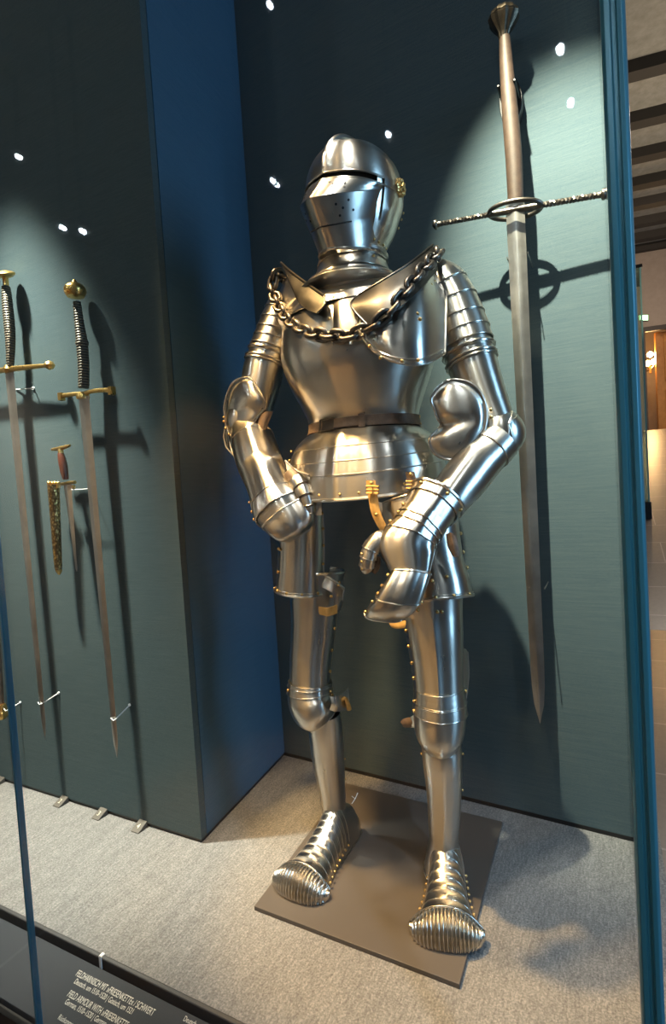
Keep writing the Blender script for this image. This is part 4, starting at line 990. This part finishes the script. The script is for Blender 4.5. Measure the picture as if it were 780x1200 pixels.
# far wall with its openings
wc = RD(760, 508, 13.0); wx = rot @ V((1, 0, 0)); wy = rot @ V((0, 1, 0))
def WP(px, py, off=0.):                    # a point of the far wall seen at a pixel
    d = ray(px, py); k = (wc - EYE).dot(wy) / d.dot(wy); return EYE + d * k + wy * off
def wslab(b, px0, px1, py0, py1, off0, off1, mi=0):
    q = [WP(px0, py1, 0), WP(px1, py1, 0), WP(px1, py0, 0), WP(px0, py0, 0)]
    b.hexa([q[0] + wy * off0, q[1] + wy * off0, q[1] + wy * off1, q[0] + wy * off1, q[3] + wy * off0, q[2] + wy * off0, q[2] + wy * off1, q[3] + wy * off1], mi)
ct = WP(760, 295).z + .25; fl = wc.z
def wrect(b, u0, u1, z0, z1, off0, off1):
    o = V((wc.x, wc.y, 0)); c = []
    for z in (z0, z1):
        for u, w in ((u0, off0), (u1, off0), (u1, off1), (u0, off1)): c.append(o + wx * u + wy * w + V((0, 0, z)))
    b.hexa(c)
def wu(px, py): return (WP(px, py) - V((wc.x, wc.y, 0))).dot(wx)
dz = WP(765, 385).z; uL, uM, uR = wu(742, 450), wu(754.5, 450), wu(790, 450)
b = MB(); wrect(b, -4, 4.5, dz, ct + 1.2, 0, .2); wrect(b, -4, uL - .05, fl - .3, dz, 0, .2); wrect(b, uR + .4, 4.5, fl - .3, dz, 0, .2); struct(b.build('wall_far', ROOMWALL))
b = MB(); wrect(b, -4, 4.5, fl - .3, ct + 1.2, 2.2, 2.3); struct(b.build('wall_vestibule', ROOMWALL))
b = MB(); wrect(b, -4, 4.5, fl - .1, fl - .02, .1, 2.3); struct(b.build('floor', TILE))
b = MB(); wrect(b, uL - .05, uR + .4, dz - .06, dz + .05, -.05, .05); wrect(b, uM - .05, uM + .05, fl, dz, -.04, .05); wrect(b, uL - .05, uL + .03, fl, dz, -.04, .05); wrect(b, uL, uR + .4, fl - .02, fl + .05, -.04, .05); struct(b.build('trim_6', DARKWOOD))
d0, d1 = wu(778, 450), wu(797, 450); zb = fl + .1
door = MB(); wrect(door, d0, d1, fl, dz - .05, .25, .31)
for zz0, zz1 in ((.1, .42), (.5, .95)):
    h = dz - fl; wrect(door, d0 + .08, d1 - .05, fl + h * zz0, fl + h * zz1, .22, .26)
wrect(door, d0 + .16, d1 - .1, fl + (dz - fl) * .16, fl + (dz - fl) * .36, .205, .23); struct(door.build('door_1', WOOD, bevel=.01))
b = MB(); wrect(b, d0 - .10, d0, fl, dz - .05, .2, .34); struct(b.build('trim_7', WOOD))
# ceiling and its beams
hc = 5.4
cz_ = 1 + hc
b = MB(); b.box((-6, 1.9, cz_), (6, 17, cz_ + .1)); struct(b.build('ceiling', CEIL))
b = MB(); b.box((-6, -4.5, 3.6), (6, 1.9, 3.7)); struct(b.build('ceiling', CEIL))
b = MB(); b.box((-6, 1.9, 3.6), (6, 2.0, cz_)); struct(b.build('wall_upstand', ROOMWALL))
n = 7
for py in (72, 132, 175, 208, 233, 255, 273, 287, 298):
    d = ray(755, py); k = hc / d.z; c = EYE + d * k
    b = MB(); b.box((-1.6, -.11, -.16), (3.5, .11, .02), 0, rot, (c.x, c.y, cz_)); struct(b.build('trim_%d' % (n + 1), BEAM)); n += 1
# emergency exit sign above the opening
e = empty('exit_sign', WP(752.5, 376, -.07), 'small lit green and white exit sign on the far wall above the doorway', 'exit sign')
def sign(px0, px1, py0, py1, o0, o1, name, m):
    b = MB(); wslab(b, px0, px1, py0, py1, o0, o1); return b.build(name, m, e, bevel=.004)
sign(746.6, 758.4, 369.8, 376.6, -.07, -.003, 'housing', GREYMET); sign(747, 758, 370.3, 376.2, -.076, -.069, 'face', EXITM); sign(749, 753.5, 371.2, 375.4, -.079, -.075, 'pictogram', EXITW)
# wall lamp with three bulbs in the vestibule
e = empty('wall_lamp', WP(764, 425, .6), 'brass wall lamp with glowing warm bulbs seen through the doorway', 'lamp')
b = MB(); b.tube([WP(769, 432, .6), WP(769, 419, .6)], .03); b.tube([WP(766, 424, .6), WP(769, 427, .6), WP(773, 423, .6)], .02); b.tube([WP(769, 426, .6), WP(769, 426, 2.2)], .03); b.build('bracket', BRASS, e)
for px, py in ((769, 409), (766, 420), (773, 418)):
    c = WP(px, py, .6); b = MB(); b.lathe([(.01, -.07), (.06, -.04), (.075, 0), (.06, .045), (.01, .08)], c, (0, 0, 1), 16); b.build('bulb', BULB, e)
# free-standing glass showcase in the hall
D = 6.8
def CP(px, py, D=D): return PD(px, py, D)
c0 = CP(764.5, 627); hx = .9
e = empty('far_showcase', (c0.x - hx / 2, c0.y + .4, c0.z), 'tall glass showcase on a black base in the hall beyond the corner post', 'showcase')
zb0, zb1, zt_ = CP(764, 640).z, CP(764, 588).z, CP(757, 317).z
b = MB(); b.box((c0.x - hx, c0.y, zb0 - .25), (c0.x, c0.y + .8, zb1)); b.build('base', BLACK, e, bevel=.01)
b = MB(); b.box((c0.x - hx + .02, c0.y + .02, zb1), (c0.x - .02, c0.y + .03, zt_)); b.box((c0.x - .03, c0.y + .02, zb1), (c0.x - .02, c0.y + .78, zt_)); b.build('glass', GLASSG, e)
b = MB(); b.box((c0.x - .034, c0.y + .016, zb1), (c0.x - .016, c0.y + .034, zt_)); b.build('glass_edge', mat('green_glass_edge', (.25, .5, .45), .2), e)
b = MB(); b.box((c0.x - hx, c0.y, zt_), (c0.x - .0, c0.y + .8, zt_ + .04)); b.build('top', BLACK, e)
b = MB(); b.box((c0.x - .22, c0.y + .1, zt_ - .28), (c0.x - .08, c0.y + .3, zt_)); b.build('lamp_box', mat('pale_metal', (.4, .38, .3), .5), e)
b = MB(); b.hexa([V((c0.x - .35, c0.y + .05, zb1 + .01)), V((c0.x - .05, c0.y + .05, zb1 + .01)), V((c0.x - .05, c0.y + .3, zb1 + .01)), V((c0.x - .35, c0.y + .3, zb1 + .01)), V((c0.x - .35, c0.y + .05, zb1 + .02)), V((c0.x - .05, c0.y + .05, zb1 + .02)), V((c0.x - .05, c0.y + .3, zb1 + .3)), V((c0.x - .35, c0.y + .3, zb1 + .3))]); b.build('label_wedge', mat('pale_label', (.5, .5, .5), .6), e)
# walls of the hall behind and beside the viewer
b = MB(); b.box((-4.6, -3.3, -.4), (6, -3.2, 3.7)); struct(b.build('wall_behind', GREYWALL))
b = MB(); b.box((-4.6, -3.3, -.4), (-4.5, 17, 6.5)); struct(b.build('wall_room_left', GREYWALL))
# right wall of the hall with a tall window that lets the daylight in
b = MB(); XR = 4.4
b.box((XR, -3.3, -.4), (XR + .2, 17, .3)); b.box((XR, -3.3, 3.3), (XR + .2, 17, 6.5)); b.box((XR, -3.3, .3), (XR + .2, -1.4, 3.3)); b.box((XR, 3.2, .3), (XR + .2, 17, 3.3)); struct(b.build('wall_room_right', GREYWALL))
b = MB(); b.box((XR + .08, -1.4, .3), (XR + .09, 3.2, 3.3)); struct(b.build('window_4', GLASSG))
b = MB()
for y in (-1.4, .13, 1.67, 3.16): b.box((XR + .05, y, .3), (XR + .13, y + .05, 3.3))
for z in (.3, 1.8, 3.25): b.box((XR + .05, -1.4, z), (XR + .13, 3.2, z + .05))
struct(b.build('window_frame', DARKWOOD))
# ---- track spotlights behind the viewer, mirrored in the glass as small bright dots
for i, (px, py, y) in enumerate(((22, 184, -.9), (74, 267, -.8), (97, 271, -.8), (316, 6, -1.1), (320, 212, -1.4), (325, 217, -1.6), (455, 158, -1.5), (668, 121, -1.2), (656, 58, -1.0), (656, 67, -1.5))):
    d = ray(px, py); ym = 2 * YG - y; q = EYE + d * (ym / d.y); q.y = y          # real lamp, seen mirrored in the pane
    if q.z > 3.45: k = (3.45 - 1) / (q.z - 1); ym = ym * k; q = EYE + d * (ym / d.y); q.y = 2 * YG - q.y
    e = empty('track_spotlight', q, 'track spotlight with a white lens hanging from the hall ceiling behind the viewer', 'lamp', 'track spotlights of the hall')
    ax = (V((-.5, .7, .9)) - q).normalized()
    b = MB(); b.lathe([(.02, -.11), (.03, -.1), (.032, .004), (.028, .004), (.0275, -.01)], q, ax, 20); b.tube([q - ax * .06, V((q.x, q.y - .02, 3.6))], .008); b.build('housing', GREYMET, e)
    b = MB(); b.lathe([(.012, -.008), (.012, .001), (.008, .002)], q, ax, 16); b.build('lens', LAMPLED, e)

# ================================================================== light
def area(name, loc, aim, size, power, col, sy=None):
    l = bpy.data.lights.new(name, 'AREA'); l.energy = power; l.color = col; l.size = size
    if sy: l.shape = 'RECTANGLE'; l.size_y = sy
    o = bpy.data.objects.new(name, l); C.objects.link(o); o.location = loc
    o.rotation_euler = (V(aim) - V(loc)).to_track_quat('-Z', 'Y').to_euler(); return o
def spot(name, loc, aim, angle, blend, power, col, r=.03):
    l = bpy.data.lights.new(name, 'SPOT'); l.energy = power; l.color = col; l.spot_size = math.radians(angle); l.spot_blend = blend; l.shadow_soft_size = r
    o = bpy.data.objects.new(name, l); C.objects.link(o); o.location = loc
    o.rotation_euler = (V(aim) - V(loc)).to_track_quat('-Z', 'Y').to_euler(); return o
WARM, NEUT, COOL = (1, .66, .32), (.93, 1., .88), (.50, .74, 1.)
spot('case_spot_warm', (-.88, .72, 2.86), (-.60, 1.10, .55), 31, .5, 230, WARM, .07)
spot('fill_cross', (-1.20, .70, 2.86), (-.64, 1.12, .80), 24, .5, 500, (1, .60, .22), .06)  # added lamp, no known source, for gold on the armour's left sides
spot('case_spot_front', (-.30, .72, 2.86), (-.48, 1.10, .7), 25, .5, 130, (1, .93, .80), .05)
spot('case_spot_wall', (-.28, .90, 2.78), (.02, 1.62, 1.35), 42, .85, 640, (1, .93, .68), .012)
spot('case_spot_left', (-1.85, .70, 2.75), (-1.55, 1.14, .65), 38, .9, 640, (1, 1, .84), .04)
spot('case_spot_floor', (-1.75, .70, 2.75), (-1.65, .92, 0), 34, .9, 420, (1, .80, .55), .03)
spot('hall_spot_left', (-1.5, .0, 3.4), (-.53, 1.2, 1.66), 13, .6, 150, (1, .74, .44), .07)
spot('fill_legs', (-1.75, -.7, 3.3), (-.55, 1.2, .55), 19, .6, 75, (1, .58, .22), .07)  # unseen lamp added for warm streaks on the legs
spot('hall_spot_middle', (-.5, -.9, 3.3), (-.52, 1.2, .7), 17, .6, 50, (1, .66, .32), .06)
spot('hall_spot_right', (.9, -.4, 3.4), (-.5, 1.25, .9), 20, .6, 45, (.9, .95, 1), .05)
spot('fill_floor', (1.3, -.5, 3.4), (-.20, .98, 0), 20, .7, 260, (.62, .80, 1), .05)  # added cool light that turns the front right floor bluish
for x, z, pw, an, cl in ((-3.9, .8, 900, 40, (1, .56, .22)), (-2.3, .8, 600, 30, (1, .60, .26)), (-1.15, 1.2, 420, 24, (1, .62, .3)), (.9, .9, 200, 26, (1, .74, .46)), (2.4, 1.1, 330, 32, (.86, .93, 1))):
    spot('fill_hall_wall', (x, -1.7, 3.45), (x, -3.2, z), an, .7, pw, cl, .05)  # added pools on the unseen wall, for the steel to reflect
for y, z, pw in ((-1.6, 1.0, 700), (.4, 1.2, 500)):
    spot('fill_hall_side', (-3.1, y, 3.45), (-4.5, y, z), 36, .7, pw, (1, .84, .62), .05)  # added wash, so that left-facing plates mirror a bright wall
spot('fill_floor_pool', (-1.2, -.8, 3.5), (-1.15, -.65, -.35), 28, .6, 2400, (1, .57, .2), .05)  # added warm patch on the hall floor, mirrored as gold in the legs
area('hall_daylight', (4.3, .9, 1.8), (-.6, 1.2, 1.1), 1.2, 100, (.36, .66, 1.), 2.6)
area('far_hall', (1.2, 9.5, 6.2), (1.0, 9.5, 0), 1.5, 230, (1, .85, .68))
area('fill_far_ceiling', (1.6, 8.5, 2.6), (1.4, 9, 7), 2.0, 110, (1, .84, .62))  # added upward light to brighten the hall ceiling
spot('far_wall_light', (1.6, 9, 5.0), (1.2, 13.5, 4.4), 70, .8, 330, (1, .8, .62))
l = bpy.data.lights.new('vestibule_light', 'POINT'); l.energy = 90; l.color = (1, .6, .25); l.shadow_soft_size = .1
o = bpy.data.objects.new('vestibule_light', l); C.objects.link(o); o.location = WP(765, 415, .5)

w = bpy.data.worlds.new('world'); bpy.context.scene.world = w; w.use_nodes = True
w.node_tree.nodes['Background'].inputs[0].default_value = (.02, .08, .22, 1); w.node_tree.nodes['Background'].inputs[1].default_value = .8
sc = bpy.context.scene
sc.view_settings.view_transform = 'Standard'; sc.view_settings.look = 'None'; sc.view_settings.exposure = .1; sc.view_settings.gamma = 1; sc.view_settings.use_curve_mapping = False
sc.cycles.use_denoising = True
sc.cycles.max_bounces = 10; sc.cycles.transparent_max_bounces = 12
